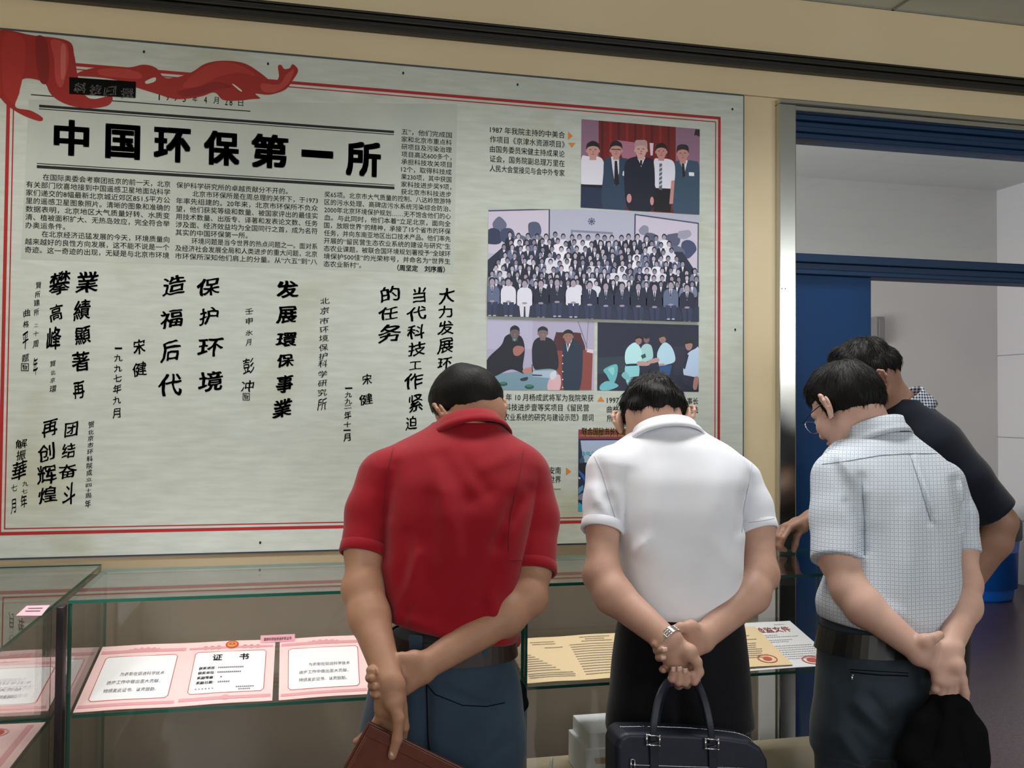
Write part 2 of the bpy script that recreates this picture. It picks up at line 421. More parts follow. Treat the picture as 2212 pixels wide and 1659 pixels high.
def block(name, lines, p_first, p_first_r, p_last, h, mt, bold=0.0, indent=None, ends=None):
    """lines of a column: left end of the first line, right end of the first line, left end of the last line (all seen in the photograph)"""
    tb = TB(); (x0, z0), (x1, z1), (xl, zl) = bp_(*p_first), bp_(*p_first_r), bp_(*p_last); z0 = (z0+z1)/2
    n = len(lines); w = x1-x0
    for i, t in enumerate(lines):
        z = z0 + (zl-z0)*i/max(n-1, 1)
        ind = len(t)-len(t.lstrip('\u3000')); tt = t.lstrip('\u3000')
        full = sum(1.0 if ord(c) > 255 and c not in '“”' else .58 for c in t)
        ref = (ends or {}).get(i, None)
        xa = x0 + w*ind/18.0
        xb = x1 if ref is None else x0 + w*ref
        line_at(tb, tt, xa, xb, z, h, bold)
    return tb.build(name, mt, board)
block('article_text', ['　　在国际奥委会考察团抵京的前一天，北京', '有关部门欣喜地接到中国遥感卫星地面站科学', '家们递交的8幅最新北京城近郊区851.5平方公', '里的遥感卫星图象照片。清晰的图象和准确的', '数据表明，北京地区大气质量好转、水质变', '清、植被面积扩大、无热岛效应，完全符合举', '办奥运条件。', '　　在北京经济迅猛发展的今天，环境质量向', '越来越好的良性方向发展，这不能不说是一个', '奇迹。这一奇迹的出现，无疑是与北京市环境'],
      (57, 381), (368, 398), (53, 539), .0205, M['inkgrey'], .003, ends={6: .27})
block('article_text', ['保护科学研究所的卓越贡献分不开的。', '　　北京市环保所是在周总理的关怀下，于1973', '年率先组建的。20年来，北京市环保所不负众', '望，他们获奖等级和数量、被国家评出的最佳实', '用技术数量、出版专、译著和发表论文数、任务', '涉及面、经济效益均为全国同行之首，成为名符', '其实的中国环保第一所。', '　　环境问题是当今世界的热点问题之一。面对系', '及经济社会发展全局和人类进步的重大问题，北京', '市环保所深知他们肩上的分量。从“六五”到“八'],
      (381, 401), (687, 416), (377, 553), .0205, M['inkgrey'], .003, ends={0: .78, 6: .5})
block('article_text', ['五”，他们完成国', '家和北京市重点科', '研项目及污染治理', '项目高达600多个，', '承担科技攻关项目', '12个，取得科技成', '果230项，其中获国', '家科技进步奖9项，', '获北京市科技进步'],
      (867.5, 284), (976, 292.7), (865, 414), .0205, M['inkgrey'], .004)
block('article_text', ['奖65项。北京市大气质量的控制、八达岭旅游特', '区的污水处理、高碑店污水系统污染综合防治、', '2000年北京环境保护规划……无不饱含他们的心', '血。与此同时，他们本着“立足北京，面向全', '国，放眼世界”的精神，承接了15个省市的环保', '任务，并向东南亚地区出口技术产品。他们率先', '开展的“留民营生态农业系统的建设与研究”生', '态农业课题，被联合国环境规划署授予“全球环', '境保护500佳”的光荣称号，并命名为“世界生', '态农业新村”。'],
      (701, 418), (974, 437), (698, 570), .0205, M['inkgrey'], .004, ends={9: .29})
block('byline_text', ['（周坚定　刘序盾）'], (858, 578), (961, 583), (858, 578), .021, M['ink'], .02)
block('caption_text', ['1987 年我院主持的中美合', '作项目《京津水资源项目》', '由国务委员宋健主持成果论', '证会，国务院副总理万里在', '人民大会堂接见与会中外专家'], (1058.5, 280), (1220, 292), (1057, 363.5), .0245, M['ink'], .004)
block('caption_text', ['1986 年 10 月杨成武将军为我院荣获', '国家科技进步壹等奖项目《留民营', '生态农业系统的研究与建设示范》题词'], (1062, 856), (1282, 862), (1062, 901), .0255, M['ink'], .004, ends={1: .955})
block('caption_text', ['1997', '曲格', '所长等'], (1311, 864), (1337, 865), (1310, 904), .0255, M['ink'], .004, ends={1: 1.0, 2: 1.5})
block('caption_text', ['事长', '宪法'], (1484, 866), (1508, 867), (1485, 885.5), .0255, M['ink'], .004)
block('caption_text', ['安南', '世界'], (1186, 1016.5), (1211.5, 1016.5), (1186, 1036), .026, M['ink'], .004)
tb = TB()
for ch, px, py in (('1', 344, 209), ('9', 362, 210), ('9', 379, 211), ('3', 398, 213), ('年', 421, 213), ('4', 444, 216), ('月', 467, 217), ('2', 489, 220), ('8', 499, 221), ('日', 520, 222)):
    x, z = bp_(px, py); v, f = norm_glyph(ch, .004); w = .004 if ch == '1' else .011 if ch.isdigit() else .019
    tb.add(np.stack([x+v[:, 0]*w*.8, np.full(len(v), lay(4)), z+v[:, 1]*.0215], -1), f)
tb.build('date_text', M['ink'], board)
def glyph_box(tb, ch, x0, y0, x1, y1, bold=.03, k=4, shear=0.0, warp=0.0, seed=0, cuts=0):
    """a glyph filling the px rectangle x0..x1, y0..y1"""
    (xa, za), (xb, zb) = bp_(x0, (y0+y1)/2), bp_(x1, (y0+y1)/2); _, zt = bp_((x0+x1)/2, y0); _, zbm = bp_((x0+x1)/2, y1)
    v, f = norm_glyph(ch, bold, 3)
    if len(v) == 0: return
    if cuts:
        bm = bmesh.new(); vs = [bm.verts.new((a, c, 0)) for a, c in v]
        for q in f:
            try: bm.faces.new([vs[i] for i in q])
            except ValueError: pass
        bmesh.ops.subdivide_edges(bm, edges=bm.edges[:], cuts=cuts, use_grid_fill=True)
        bm.verts.index_update(); v = np.array([(w.co.x, w.co.y) for w in bm.verts]); f = [tuple(w.index for w in q.verts) for q in bm.faces]; bm.free()
    x, z = v[:, 0].copy(), v[:, 1].copy()
    if warp:
        r = random.Random(seed); a = [r.uniform(0, 6.28) for _ in range(6)]
        dx = warp*(np.sin(5*z+a[0])+.6*np.sin(9*x+a[1])+.4*np.sin(15*z+7*x+a[4])); dz = warp*(np.sin(5*x+a[2])+.6*np.sin(8*z+a[3])+.4*np.sin(14*x-8*z+a[5]))
        x = x+dx; z = z+dz
    z = z + shear*x
    z = z/(1+abs(shear)*.8)
    X = (xa+xb)/2 + x*(xb-xa); Z = (zt+zbm)/2 + z*(zt-zbm)
    tb.add(np.stack([X, np.full_like(X, lay(k)), Z], -1), f)
tb = TB()
for ch, x0, y0, x1, y1 in (('中', 116, 259, 193, 337), ('国', 227.5, 269, 303, 344), ('环', 332, 276, 412, 351), ('保', 440, 283, 518, 358), ('第', 542, 290, 623, 364), ('一', 651, 325, 720, 341), ('所', 747, 306, 823, 382)):
    glyph_box(tb, ch, x0, y0, x1, y1, .036)
tb.build('headline_text', M['ink'], board)

def calligraphy(tb, T, chars, bold=.02, shear=.2, warp=.03):
    ox, oy, s = T
    for i, (ch, cx, cy, w, h) in enumerate(chars):
        px, py = ox+cx/s, oy+cy/s
        glyph_box(tb, ch, px-w/s/2, py-h/s/2, px+w/s/2, py+h/s/2, bold, 4, shear, warp, seed=hash((ord(ch[0]), int(cx), int(cy))) % 9999, cuts=2)
T5 = (0, 560, 2.675); T6 = (500, 560, 3.77)
def scroll(name, T, chars, **kw):
    run = []
    for i, c in enumerate(chars):                              # one mesh for each column, or run of characters standing close together
        if run and (abs(c[1]-run[-1][1]) > 45 or abs(c[2]-run[-1][2]) > .5*(c[4]+run[-1][4])+.75*max(c[4], run[-1][4])):
            tb = TB(); calligraphy(tb, T, run, **kw); tb.build(name, M['ink'], board); run = []
        run.append(c)
    tb = TB(); calligraphy(tb, T, run, **kw); tb.build(name, M['ink'], board)
scroll('calligraphy_text', T5, [('業', 505, 133, 135, 140), ('績', 475, 295, 95, 130), ('顯', 478, 440, 88, 115), ('著', 466, 590, 100, 130), ('再', 455, 755, 66, 115), ('攀', 348, 140, 120, 155), ('高', 325, 310, 72, 110), ('峰', 312, 458, 80, 150)], bold=.016)
scroll('signature_text', T5, [('賀', 305, 602, 34, 40), ('北', 307, 655, 30, 30), ('京', 305, 698, 28, 32), ('環', 307, 748, 38, 44), ('賀', 222, 150, 32, 46), ('所', 218, 203, 30, 42), ('建', 213, 250, 34, 42), ('所', 211, 305, 28, 46), ('二', 210, 382, 24, 18), ('十', 208, 430, 30, 36), ('周', 206, 490, 30, 46), ('年', 205, 615, 26, 120), ('曲', 155, 310, 40, 48), ('格', 151, 375, 34, 46), ('平', 147, 470, 34, 110), ('题', 147, 570, 42, 48)], bold=.008)
scroll('calligraphy_text', T5, [('保', 1205, 160, 132, 118), ('护', 1205, 330, 112, 112), ('环', 1218, 510, 142, 118), ('境', 1215, 705, 142, 135), ('造', 1005, 150, 135, 130), ('福', 990, 345, 135, 122), ('后', 985, 530, 108, 140), ('代', 985, 728, 138, 145)], bold=.018)
scroll('signature_text', T5, [('宋', 805, 503, 72, 100), ('健', 808, 635, 84, 92)] + [(c, 685-i*2, y, 48 if c != '一' else 44, h) for i, (c, y, h) in enumerate((('一', 515, 12), ('九', 570, 48), ('九', 630, 50), ('七', 688, 50), ('年', 748, 62), ('九', 815, 50), ('月', 890, 66)))], bold=.014)
scroll('signature_text', T5, [('壬', 1440, 300, 44, 40), ('申', 1440, 357, 40, 44), ('氷', 1440, 425, 42, 36), ('月', 1436, 480, 32, 40), ('彭', 1437, 615, 66, 105), ('冲', 1430, 735, 74, 78)], bold=.008)
scroll('calligraphy_text', T5, [('团', 412, 985, 74, 95), ('结', 395, 1105, 80, 100), ('奋', 390, 1225, 105, 95), ('斗', 400, 1360, 72, 150), ('再', 290, 975, 92, 112), ('创', 268, 1115, 95, 118), ('辉', 270, 1245, 112, 130), ('煌', 275, 1362, 108, 108)], bold=.014)
scroll('signature_text', T5, [(c, 527-i*1.6, y, 34, h) for i, (c, y, h) in enumerate((('贺', 955, 44), ('北', 1000, 32), ('京', 1036, 36), ('市', 1075, 36), ('环', 1112, 34), ('科', 1152, 40), ('院', 1192, 40), ('成', 1234, 42), ('立', 1272, 24), ('四', 1306, 24), ('十', 1335, 26), ('周', 1366, 34), ('年', 1412, 52)))] + [('解', 125, 1065, 68, 60), ('振', 123, 1130, 56, 66), ('華', 113, 1218, 86, 125), ('九', 146, 1297, 34, 34), ('七', 142, 1340, 34, 30), ('年', 138, 1400, 38, 90), ('七', 82, 1320, 36, 46), ('月', 78, 1428, 30, 95)], bold=.01)
scroll('calligraphy_text', T6, [('发', 455, 245, 185, 165), ('展', 450, 452, 170, 165), ('環', 447, 655, 165, 132), ('保', 438, 825, 145, 122), ('事', 435, 1010, 142, 165), ('業', 415, 1215, 155, 175)], bold=.03)
scroll('signature_text', T6, [(c, 760-i*2.0, y, 74, h) for i, (c, y, h) in enumerate((('北', 340, 58), ('京', 418, 64), ('市', 502, 62), ('环', 575, 56), ('境', 642, 62), ('保', 720, 64), ('护', 788, 62), ('科', 850, 66), ('学', 935, 62), ('研', 1010, 60), ('究', 1085, 66), ('所', 1180, 110)))], bold=.004)
scroll('calligraphy_text', T6, [('的', 1295, 283, 160, 145), ('任', 1278, 440, 155, 125), ('务', 1290, 605, 195, 165), ('当', 1530, 290, 110, 145), ('代', 1510, 440, 155, 130), ('科', 1505, 590, 145, 135), ('技', 1508, 730, 140, 130), ('工', 1497, 865, 100, 78), ('作', 1485, 990, 150, 155), ('紧', 1500, 1170, 120, 160), ('迫', 1465, 1335, 98, 125), ('大', 1752, 295, 135, 155), ('力', 1742, 428, 118, 112), ('发', 1742, 560, 132, 128), ('展', 1742, 705, 130, 142), ('环', 1735, 848, 112, 105)], bold=.014)
scroll('signature_text', T6, [('宋', 1105, 978, 80, 98), ('健', 1095, 1140, 115, 105)] + [(c, 955-i*2.2, y, 58, h) for i, (c, y, h) in enumerate((('一', 1050, 14), ('九', 1102, 54), ('九', 1156, 54), ('二', 1202, 30), ('年', 1270, 80), ('十', 1345, 54), ('一', 1392, 12), ('月', 1450, 72)))], bold=.012)

# ---- flat coloured print: polygons with a colour each, one mesh
class Print:
    clip = None
    def __init__(s, T, gain=1.45, k0=3): s.v, s.f, s.c, s.T, s.g, s.k, s.k0_ = [], [], [], T, gain, k0, k0 == 3
    def pt(s, x, y): return bp_(s.T[0]+x/s.T[2], s.T[1]+y/s.T[2])
    def poly(s, pts, col):
        if s.clip is None and s.k0_: s.clip = pts                # the first polygon is the sheet: later ones end at its edge
        elif s.clip is not None:
            q = s.clip; area2 = sum(q[i][0]*q[(i+1) % len(q)][1]-q[(i+1) % len(q)][0]*q[i][1] for i in range(len(q))); sg = 1 if area2 > 0 else -1
            for i in range(len(q)):
                a, c = q[i], q[(i+1) % len(q)]; f = lambda p: sg*((c[0]-a[0])*(p[1]-a[1])-(c[1]-a[1])*(p[0]-a[0])); out = []
                for j in range(len(pts)):
                    p, r = pts[j], pts[(j+1) % len(pts)]; fp, fr_ = f(p), f(r)
                    if fp >= 0: out.append(p)
                    if (fp >= 0) != (fr_ >= 0): t = fp/(fp-fr_); out.append((p[0]+(r[0]-p[0])*t, p[1]+(r[1]-p[1])*t))
                pts = out
                if len(pts) < 3: return
        s.k += .04; y = lay(s.k); n = len(s.v)
        for p in pts:
            X, Z = s.pt(*p); s.v.append((X, y, Z))
        s.f.append(tuple(range(n, n+len(pts)))); s.c.append(hexc(col, s.g))
    def ell(s, cx, cy, rx, ry, col, n=20, a0=0, a1=2*math.pi):
        s.poly([(cx+rx*math.cos(a0+(a1-a0)*i/n), cy+ry*math.sin(a0+(a1-a0)*i/n)) for i in range(n)], col)
    def smooth(s, pts, col, sub=5):
        """closed smooth outline through the points"""
        n = len(pts); out = []
        for i in range(n):
            p0, p1, p2, p3 = (np.array(pts[(i+j-1) % n], float) for j in range(4))
            for k in range(sub):
                t = k/sub; out.append(tuple(.5*((2*p1)+(-p0+p2)*t+(2*p0-5*p1+4*p2-p3)*t*t+(-p0+3*p1-3*p2+p3)*t**3)))
        s.poly(out, col)
    def build(s, name, parent=None):
        o = from_data(name, s.v, s.f, M['print'], parent or board, cols=s.c)
        bm = bmesh.new(); bm.from_mesh(o.data); bmesh.ops.triangulate(bm, faces=bm.faces[:]); 
        for fc in bm.faces:
            if fc.normal.y > 0: fc.normal_flip()
        bm.to_mesh(o.data); bm.free()
        return o
# silk ribbon printed over the upper corner
R = Print((0, 0, 2.989), 1.0, 4)
R.smooth([(-40, 215), (220, 230), (440, 265), (480, 360), (500, 480), (540, 600), (600, 640), (720, 620), (700, 680), (560, 700), (420, 670), (330, 610), (280, 530), (150, 510), (125, 600), (100, 690), (200, 715), (275, 760), (255, 782), (150, 745), (60, 690), (10, 640), (-40, 560)], '#96231f')
R.smooth([(20, 240), (150, 245), (160, 420), (110, 640), (70, 660), (20, 560)], '#a32a26')
R.smooth([(330, 260), (430, 290), (440, 420), (400, 560), (360, 520), (350, 380)], '#b0403a')
R.smooth([(395, 300), (425, 310), (420, 480), (395, 500)], '#c0605a')
R.smooth([(230, 250), (300, 260), (320, 440), (300, 540), (250, 500)], '#7d1a19')
R.smooth([(505, 470), (600, 440), (740, 430), (840, 435), (930, 418), (1010, 440), (1060, 500), (1140, 500), (1240, 465), (1330, 410), (1450, 392), (1580, 410), (1680, 470), (1760, 530), (1800, 500), (1795, 430), (1815, 420), (1835, 445), (1870, 440), (1890, 415), (1925, 455), (1890, 520), (1840, 580), (1740, 612), (1650, 605), (1680, 635), (1630, 640), (1540, 650), (1440, 645), (1385, 598), (1290, 625), (1140, 640), (1010, 605), (880, 565), (760, 520), (640, 500), (500, 490)], '#98261f')
R.smooth([(1250, 480), (1350, 420), (1460, 400), (1570, 430), (1650, 490), (1540, 470), (1400, 500), (1280, 560), (1180, 560)], '#a8332c')
R.smooth([(640, 450), (780, 440), (900, 470), (900, 510), (760, 500), (650, 485)], '#ad3a33')
R.smooth([(1150, 590), (1280, 560), (1400, 530), (1500, 560), (1420, 575), (1300, 610), (1180, 625)], '#821c1a')
R.smooth([(1690, 540), (1800, 545), (1850, 480), (1900, 450), (1860, 540), (1780, 595), (1700, 590)], '#b0433b')
R.smooth([(940, 525), (1000, 500), (1002, 525), (950, 542)], '#c3c8bc')
R.smooth([(1500, 545), (1515, 548), (1562, 585), (1550, 588)], '#d3cfc4')
R.build('ribbon_print')
b = MB(); b.quad([(bp_(*p)[0], lay(9), bp_(*p)[1]) for p in ((150, 167), (150, 203), (293, 212), (294, 177))]); b.build('masthead_block', new_mat('masthead_black', '#08090a', .8, spec=.1), board)
tb = TB()
for i, (ch, cx) in enumerate((('科', 518), ('技', 618), ('日', 712), ('报', 822))):
    glyph_box(tb, ch, (cx-38)/2.989, (532+i*12)/2.989, (cx+38)/2.989, (605+i*10)/2.989, .014, 10, .2, .04, i, 2)
tb.build('masthead_text', new_mat('masthead_ink', '#eadfdb', .5), board)
# seals
for px, py in ((54, 793), (532, 857)):
    b2 = MB(); x, z = bp_(px, py); r = .0085
    frame_lines(b2, x-r, x+r, z-r*1.1, z+r*1.1, .0022, lay(4), 0)
    for kx, kz, w, h in ((-.5, .5, .28, .3), (.1, .5, .1, .4), (.55, .3, .25, .12), (-.5, -.3, .12, .5), (0, -.3, .35, .12), (.5, -.4, .12, .4), (0, -.7, .5, .1), (0, .1, .8, .08)):
        b2.quad([(x+r*(kx-w), lay(4), z+r*(kz-h)), (x+r*(kx+w), lay(4), z+r*(kz-h)), (x+r*(kx+w), lay(4), z+r*(kz+h)), (x+r*(kx-w), lay(4), z+r*(kz+h))])
    b2.build('seal_mark', M['ink'], board)
# orange pointers
b = None
for tri in ([(1227, 284.5), (1237, 294), (1227, 302)], [(1227, 308.5), (1243, 308.5), (1236, 319)], [(1290, 867), (1305.6, 867), (1297.8, 856)], [(1222.5, 1009.5), (1233.5, 1018), (1222.5, 1026)]):
    b = MB(); b.quad([(bp_(*p)[0], lay(4), bp_(*p)[1]) for p in tri]); b.build('pointer_mark', M['orange'], board)

def man(P, cx, hy, rx, ry, skin, hair, hairdy=-.55, hs=(1.05, .66)):
    P.poly([(cx-rx*.5, hy+ry*.5), (cx+rx*.5, hy+ry*.5), (cx+rx*.55, hy+ry*1.2), (cx-rx*.55, hy+ry*1.2)], skin); P.smooth([(cx, hy-ry), (cx+rx*.85, hy-ry*.6), (cx+rx*.95, hy+ry*.1), (cx+rx*.6, hy+ry*.8), (cx, hy+ry*1.02), (cx-rx*.6, hy+ry*.8), (cx-rx*.95, hy+ry*.1), (cx-rx*.85, hy-ry*.6)], skin); P.ell(cx-rx, hy+ry*.1, rx*.14, ry*.2, skin); P.ell(cx+rx, hy+ry*.1, rx*.14, ry*.2, skin); P.smooth([(cx-rx*hs[0], hy-ry*.05), (cx-rx*.95, hy+hairdy*ry-ry*.2), (cx, hy-ry*1.12), (cx+rx*.95, hy+hairdy*ry-ry*.2), (cx+rx*hs[0], hy-ry*.05), (cx+rx*.8, hy-ry*.35), (cx, hy-ry*.5), (cx-rx*.8, hy-ry*.35)], hair)
    P.ell(cx-rx*.4, hy-ry*.06, rx*.2, ry*.06, '#6b4d4c'); P.ell(cx+rx*.4, hy-ry*.06, rx*.2, ry*.06, '#6b4d4c'); P.ell(cx, hy+ry*.5, rx*.26, ry*.05, '#8d5a58'); P.ell(cx+rx*.05, hy+ry*.22, rx*.14, ry*.1, '#9a6f6c')
# photograph: five men before a red curtain
P = Print((1000, 200, 3.456), 1.15)
P.poly([(885, 198), (1768, 273), (1765, 912), (878, 858)], '#84647c')
P.poly([(1013, 209), (1588, 258), (1588, 900), (1013, 866)], '#6b1718')
for k in range(9): P.poly([(1030+k*62, 211+k*5), (1048+k*62, 212+k*5), (1048+k*62, 600), (1030+k*62, 600)], '#83211f' if k % 2 else '#521013')
P.poly([(1150, 355), (1300, 375), (1290, 500), (1190, 490)], '#a06a80'); P.poly([(1393, 376), (1422, 378), (1416, 470), (1400, 470)], '#cfc0cf')
P.poly([(1735, 275), (1767, 277), (1767, 330), (1740, 318), (1725, 322)], '#241c26')
P.smooth([(885, 488), (930, 475), (1010, 478), (1050, 520), (1058, 650), (1035, 690), (885, 690)], '#d3d2e0'); P.poly([(882, 685), (1040, 690), (1040, 867), (879, 858)], '#1d2b45'); P.poly([(882, 684), (1040, 692), (1040, 712), (882, 704)], '#15141a')
man(P, 970, 430, 46, 62, '#b98a84', '#15151c')
P.smooth([(1058, 500), (1110, 478), (1200, 490), (1225, 530), (1215, 870), (1045, 862), (1048, 600)], '#273c54'); P.poly([(1105, 478), (1165, 478), (1165, 600), (1135, 690), (1115, 560)], '#cfcfdb'); P.poly([(1132, 510), (1150, 510), (1166, 680), (1145, 697), (1128, 680)], '#14161f')
P.poly([(1195, 585), (1213, 590), (1205, 625), (1190, 618)], '#d8d8e2'); man(P, 1143, 428, 43, 62, '#b78680', '#17141b'); P.poly([(1105, 420), (1180, 424), (1180, 430), (1105, 426)], '#241a20')
P.smooth([(1575, 530), (1625, 508), (1720, 510), (1764, 560), (1764, 907), (1575, 897), (1575, 660)], '#33495f'); P.poly([(1620, 508), (1678, 505), (1650, 615)], '#d0d0da'); P.poly([(1632, 525), (1650, 522), (1660, 620), (1640, 640)], '#171a26'); P.poly([(1685, 595), (1725, 597), (1725, 624), (1687, 622)], '#dadae0')
man(P, 1640, 456, 42, 62, '#b57f7a', '#2a2024', -.7)
P.smooth([(1425, 512), (1470, 495), (1545, 500), (1580, 540), (1580, 655), (1555, 720), (1440, 715)], '#d2d2e2'); P.poly([(1425, 712), (1555, 718), (1550, 893), (1422, 885)], '#101018'); P.poly([(1466, 530), (1486, 530), (1486, 728), (1462, 724)], '#565f72'); P.poly([(1555, 658), (1580, 655), (1567, 830), (1540, 832)], '#b58180')
for k in range(5): P.poly([(1464, 560+k*32), (1486, 548+k*32), (1486, 560+k*32), (1464, 572+k*32)], '#b9bcca')
man(P, 1480, 440, 40, 58, '#b9807c', '#17131a')
P.smooth([(1212, 525), (1290, 478), (1380, 485), (1425, 530), (1430, 760), (1400, 884), (1240, 876), (1205, 700)], '#12172c'); P.poly([(1300, 478), (1362, 482), (1330, 556)], '#cfd0dc'); P.poly([(1322, 505), (1338, 505), (1336, 548), (1318, 545)], '#14161f'); P.ell(1240, 790, 18, 34, '#bb8784'); P.ell(1410, 810, 14, 32, '#bb8784')
man(P, 1328, 426, 45, 64, '#c49894', '#a98a8c', -.8)
P.build('photo_print')
# photograph: the large group, black and white
P = Print((1000, 200, 3.456), 1.3)
rng = random.Random(7)
P.poly([(190, 868), (880, 872), (1763, 915), (1757, 1712), (180, 1668)], '#a0a2b6')
P.poly([(190, 880), (640, 868), (638, 1200), (190, 1200)], '#b6b0c2'); P.poly([(1285, 908), (1760, 978), (1757, 1345), (1285, 1300)], '#b4aec0')
for q in ([(190, 878), (648, 866), (648, 876), (190, 888)], [(640, 866), (650, 866), (648, 1120), (638, 1120)], [(1282, 905), (1760, 972), (1760, 982), (1282, 915)], [(1280, 905), (1290, 905), (1286, 1200), (1276, 1200)], [(1752, 975), (1761, 975), (1758, 1345), (1749, 1345)], [(1690, 1328), (1757, 1336), (1757, 1346), (1690, 1338)], [(805, 1025), (1118, 1042), (1118, 1058), (805, 1041)], [(805, 1025), (820, 1025), (818, 1120), (803, 1120)], [(1103, 1042), (1118, 1042), (1116, 1130), (1101, 1130)]):
    P.poly(q, '#3b4058' if q[0][0] not in (805, 1103) else '#74788e')
for cx, cy, rx, ry, c in ((270, 985, 65, 55, '#5a6078'), (230, 1080, 70, 70, '#2e3550'), (330, 1070, 60, 60, '#3b4260'), (530, 1030, 55, 75, '#4a506a'), (560, 1110, 60, 50, '#6a6e84'), (430, 1130, 90, 60, '#565c76'), (1350, 1030, 40, 40, '#7b7d92'), (1400, 1090, 60, 55, '#4a506a'), (1560, 1110, 70, 70, '#4c526c'), (1650, 1060, 60, 40, '#8b8ca0'), (1680, 1170, 60, 65, '#3c4462'), (1600, 1200, 70, 60, '#565c76')):
    P.smooth([(cx+rx*rng.uniform(.75, 1.1)*math.cos(a*.785), cy+ry*rng.uniform(.75, 1.15)*math.sin(a*.785)) for a in range(8)], c)
for k in range(8):
    a = k*.785; P.ell(960+22*math.cos(a), 962+22*math.sin(a), 7, 7, '#5c617a', 8)
P.ell(960, 962, 14, 14, '#4b506a', 10)
P.poly([(185, 1250), (300, 1150), (1640, 1190), (1757, 1370), (1757, 1712), (180, 1668)], '#23283c')
for r in range(8):
    y = 1075 + r*50; x0, x1 = (350-r*22, 1520+r*34) if r < 5 else (215, 1750)
    x = x0 + (r % 2)*30
    while x < x1:
        c = rng.choice(['#1b2034', '#1b2034', '#2a3048', '#c3c4d2', '#d0d0dc', '#5a6480', '#20263c'] if r < 5 else ['#141828', '#1b2034', '#20263c', '#1b2034', '#6a7088', '#c3c4d2'])
        yy = y + rng.uniform(-10, 10) + (x-950)*.02
        P.smooth([(x-32, yy+36), (x-14, yy+22), (x+14, yy+22), (x+32, yy+36), (x+34, yy+95), (x-34, yy+95)], c, 3)
        if c not in ('#c3c4d2', '#d0d0dc'): P.poly([(x-9, yy+22), (x+9, yy+22), (x, yy+62)], '#c9c9d6')
        P.ell(x, yy-3, 17, 22, '#191b28', 12); P.ell(x, yy+4, 13, 18, rng.choice(['#8f8698', '#a49aa8', '#7c7488']), 12)
        x += rng.uniform(52, 72)
P.poly([(182, 1560), (1757, 1600), (1757, 1712), (180, 1668)], '#262b40')
for i in range(13):
    x = 215 + i*121; y = 1415 + rng.uniform(-8, 14) + i*3; w = i in (1, 2, 5)
    c = '#c6c6d4' if w else rng.choice(['#191e32', '#1f2438', '#55607c', '#232a42'])
    P.smooth([(x-52, y+55), (x-20, y+28), (x+20, y+28), (x+52, y+55), (x+56, y+130), (x+45, y+165), (x-45, y+165), (x-56, y+130)], c, 4)
    P.poly([(x-42, y+150), (x-4, y+150), (x-8, y+250), (x-30, y+250)], '#c2c2d0' if i == 2 else '#2c3450'); P.poly([(x+4, y+150), (x+42, y+150), (x+30, y+250), (x+8, y+250)], '#c2c2d0' if i == 2 else '#2c3450')
    if not w: P.poly([(x-12, y+28), (x+12, y+28), (x, y+95)], '#c9c9d6'); P.poly([(x-4, y+34), (x+4, y+34), (x+3, y+85), (x-4, y+85)], '#20243a')
    P.ell(x, y-4, 24, 32, '#171a28', 14); P.ell(x, y+5, 19, 27, '#94899a', 14); P.ell(x, y+145, 20, 8, '#8d8394', 10)
    P.ell(x-18, y+252, 13, 6, '#9aa0b4', 8); P.ell(x+18, y+252, 13, 6, '#9aa0b4', 8)
P.build('photo_print')
# photograph: three men at a writing table
P = Print((1000, 660, 3.19), 1.3)
P.poly([(165, 92), (905, 112), (903, 585), (163, 580)], '#9c98b2'); P.poly([(165, 92), (480, 100), (480, 300), (165, 300)], '#a4a2bc')
P.poly([(790, 110), (796, 110), (860, 290), (852, 290)], '#6d6a80'); P.poly([(862, 112), (866, 112), (852, 300), (848, 300)], '#6d6a80')
P.smooth([(640, 192), (660, 185), (800, 188), (815, 210), (832, 320), (630, 320)], '#44202a'); P.poly([(640, 312), (895, 306), (885, 583), (640, 583)], '#7a3b36'); P.poly([(860, 300), (900, 305), (896, 330), (850, 320)], '#c9b8c4')
P.smooth([(475, 330), (490, 245), (545, 215), (620, 240), (652, 330), (645, 445), (500, 445)], '#171a28'); man(P, 550, 190, 33, 42, '#6d5c60', '#1c1c26')
P.smooth([(690, 270), (740, 232), (808, 262), (826, 330), (802, 582), (695, 582)], '#1b2a3f'); P.poly([(710, 250), (752, 236), (720, 320)], '#c8c8d4'); P.poly([(716, 262), (730, 258), (724, 308)], '#1c2236'); man(P, 725, 212, 33, 42, '#85605a', '#1a1a22')
P.smooth([(165, 490), (480, 446), (640, 448), (632, 583), (165, 583)], '#6a8799'); P.poly([(480, 450), (640, 445), (600, 500), (480, 490)], '#98a8bc')
P.smooth([(165, 375), (262, 275), (290, 215), (335, 195), (402, 215), (426, 300), (412, 420), (420, 470), (330, 440), (215, 490), (165, 480)], '#0f1421'); man(P, 357, 188, 31, 46, '#5b5054', '#171820'); P.poly([(345, 228), (365, 228), (360, 246), (350, 246)], '#4d8590')
P.smooth([(345, 300), (370, 278), (415, 285), (420, 310), (385, 345), (352, 340)], '#94605e'); P.smooth([(415, 440), (470, 425), (482, 440), (470, 462), (418, 466)], '#a8716c'); P.poly([(473, 405), (479, 405), (482, 460), (476, 460)], '#1a1a1a')
P.smooth([(395, 505), (445, 492), (440, 515), (405, 520)], '#262c33'); P.poly([(478, 474), (545, 478), (545, 486), (478, 484)], '#28323a'); P.ell(277, 540, 30, 15, '#1d4a3a'); P.ell(457, 560, 32, 16, '#1d4a3a'); P.ell(277, 534, 22, 7, '#39705c'); P.ell(457, 554, 24, 8, '#39705c')
P.smooth([(598, 500), (668, 480), (664, 583), (585, 583)], '#c3a0a9'); P.smooth([(600, 470), (640, 450), (640, 495), (610, 512)], '#b9c1cf')
for k in range(6): P.ell(687, 345+k*55, 4, 5, '#d8cfd6', 8)
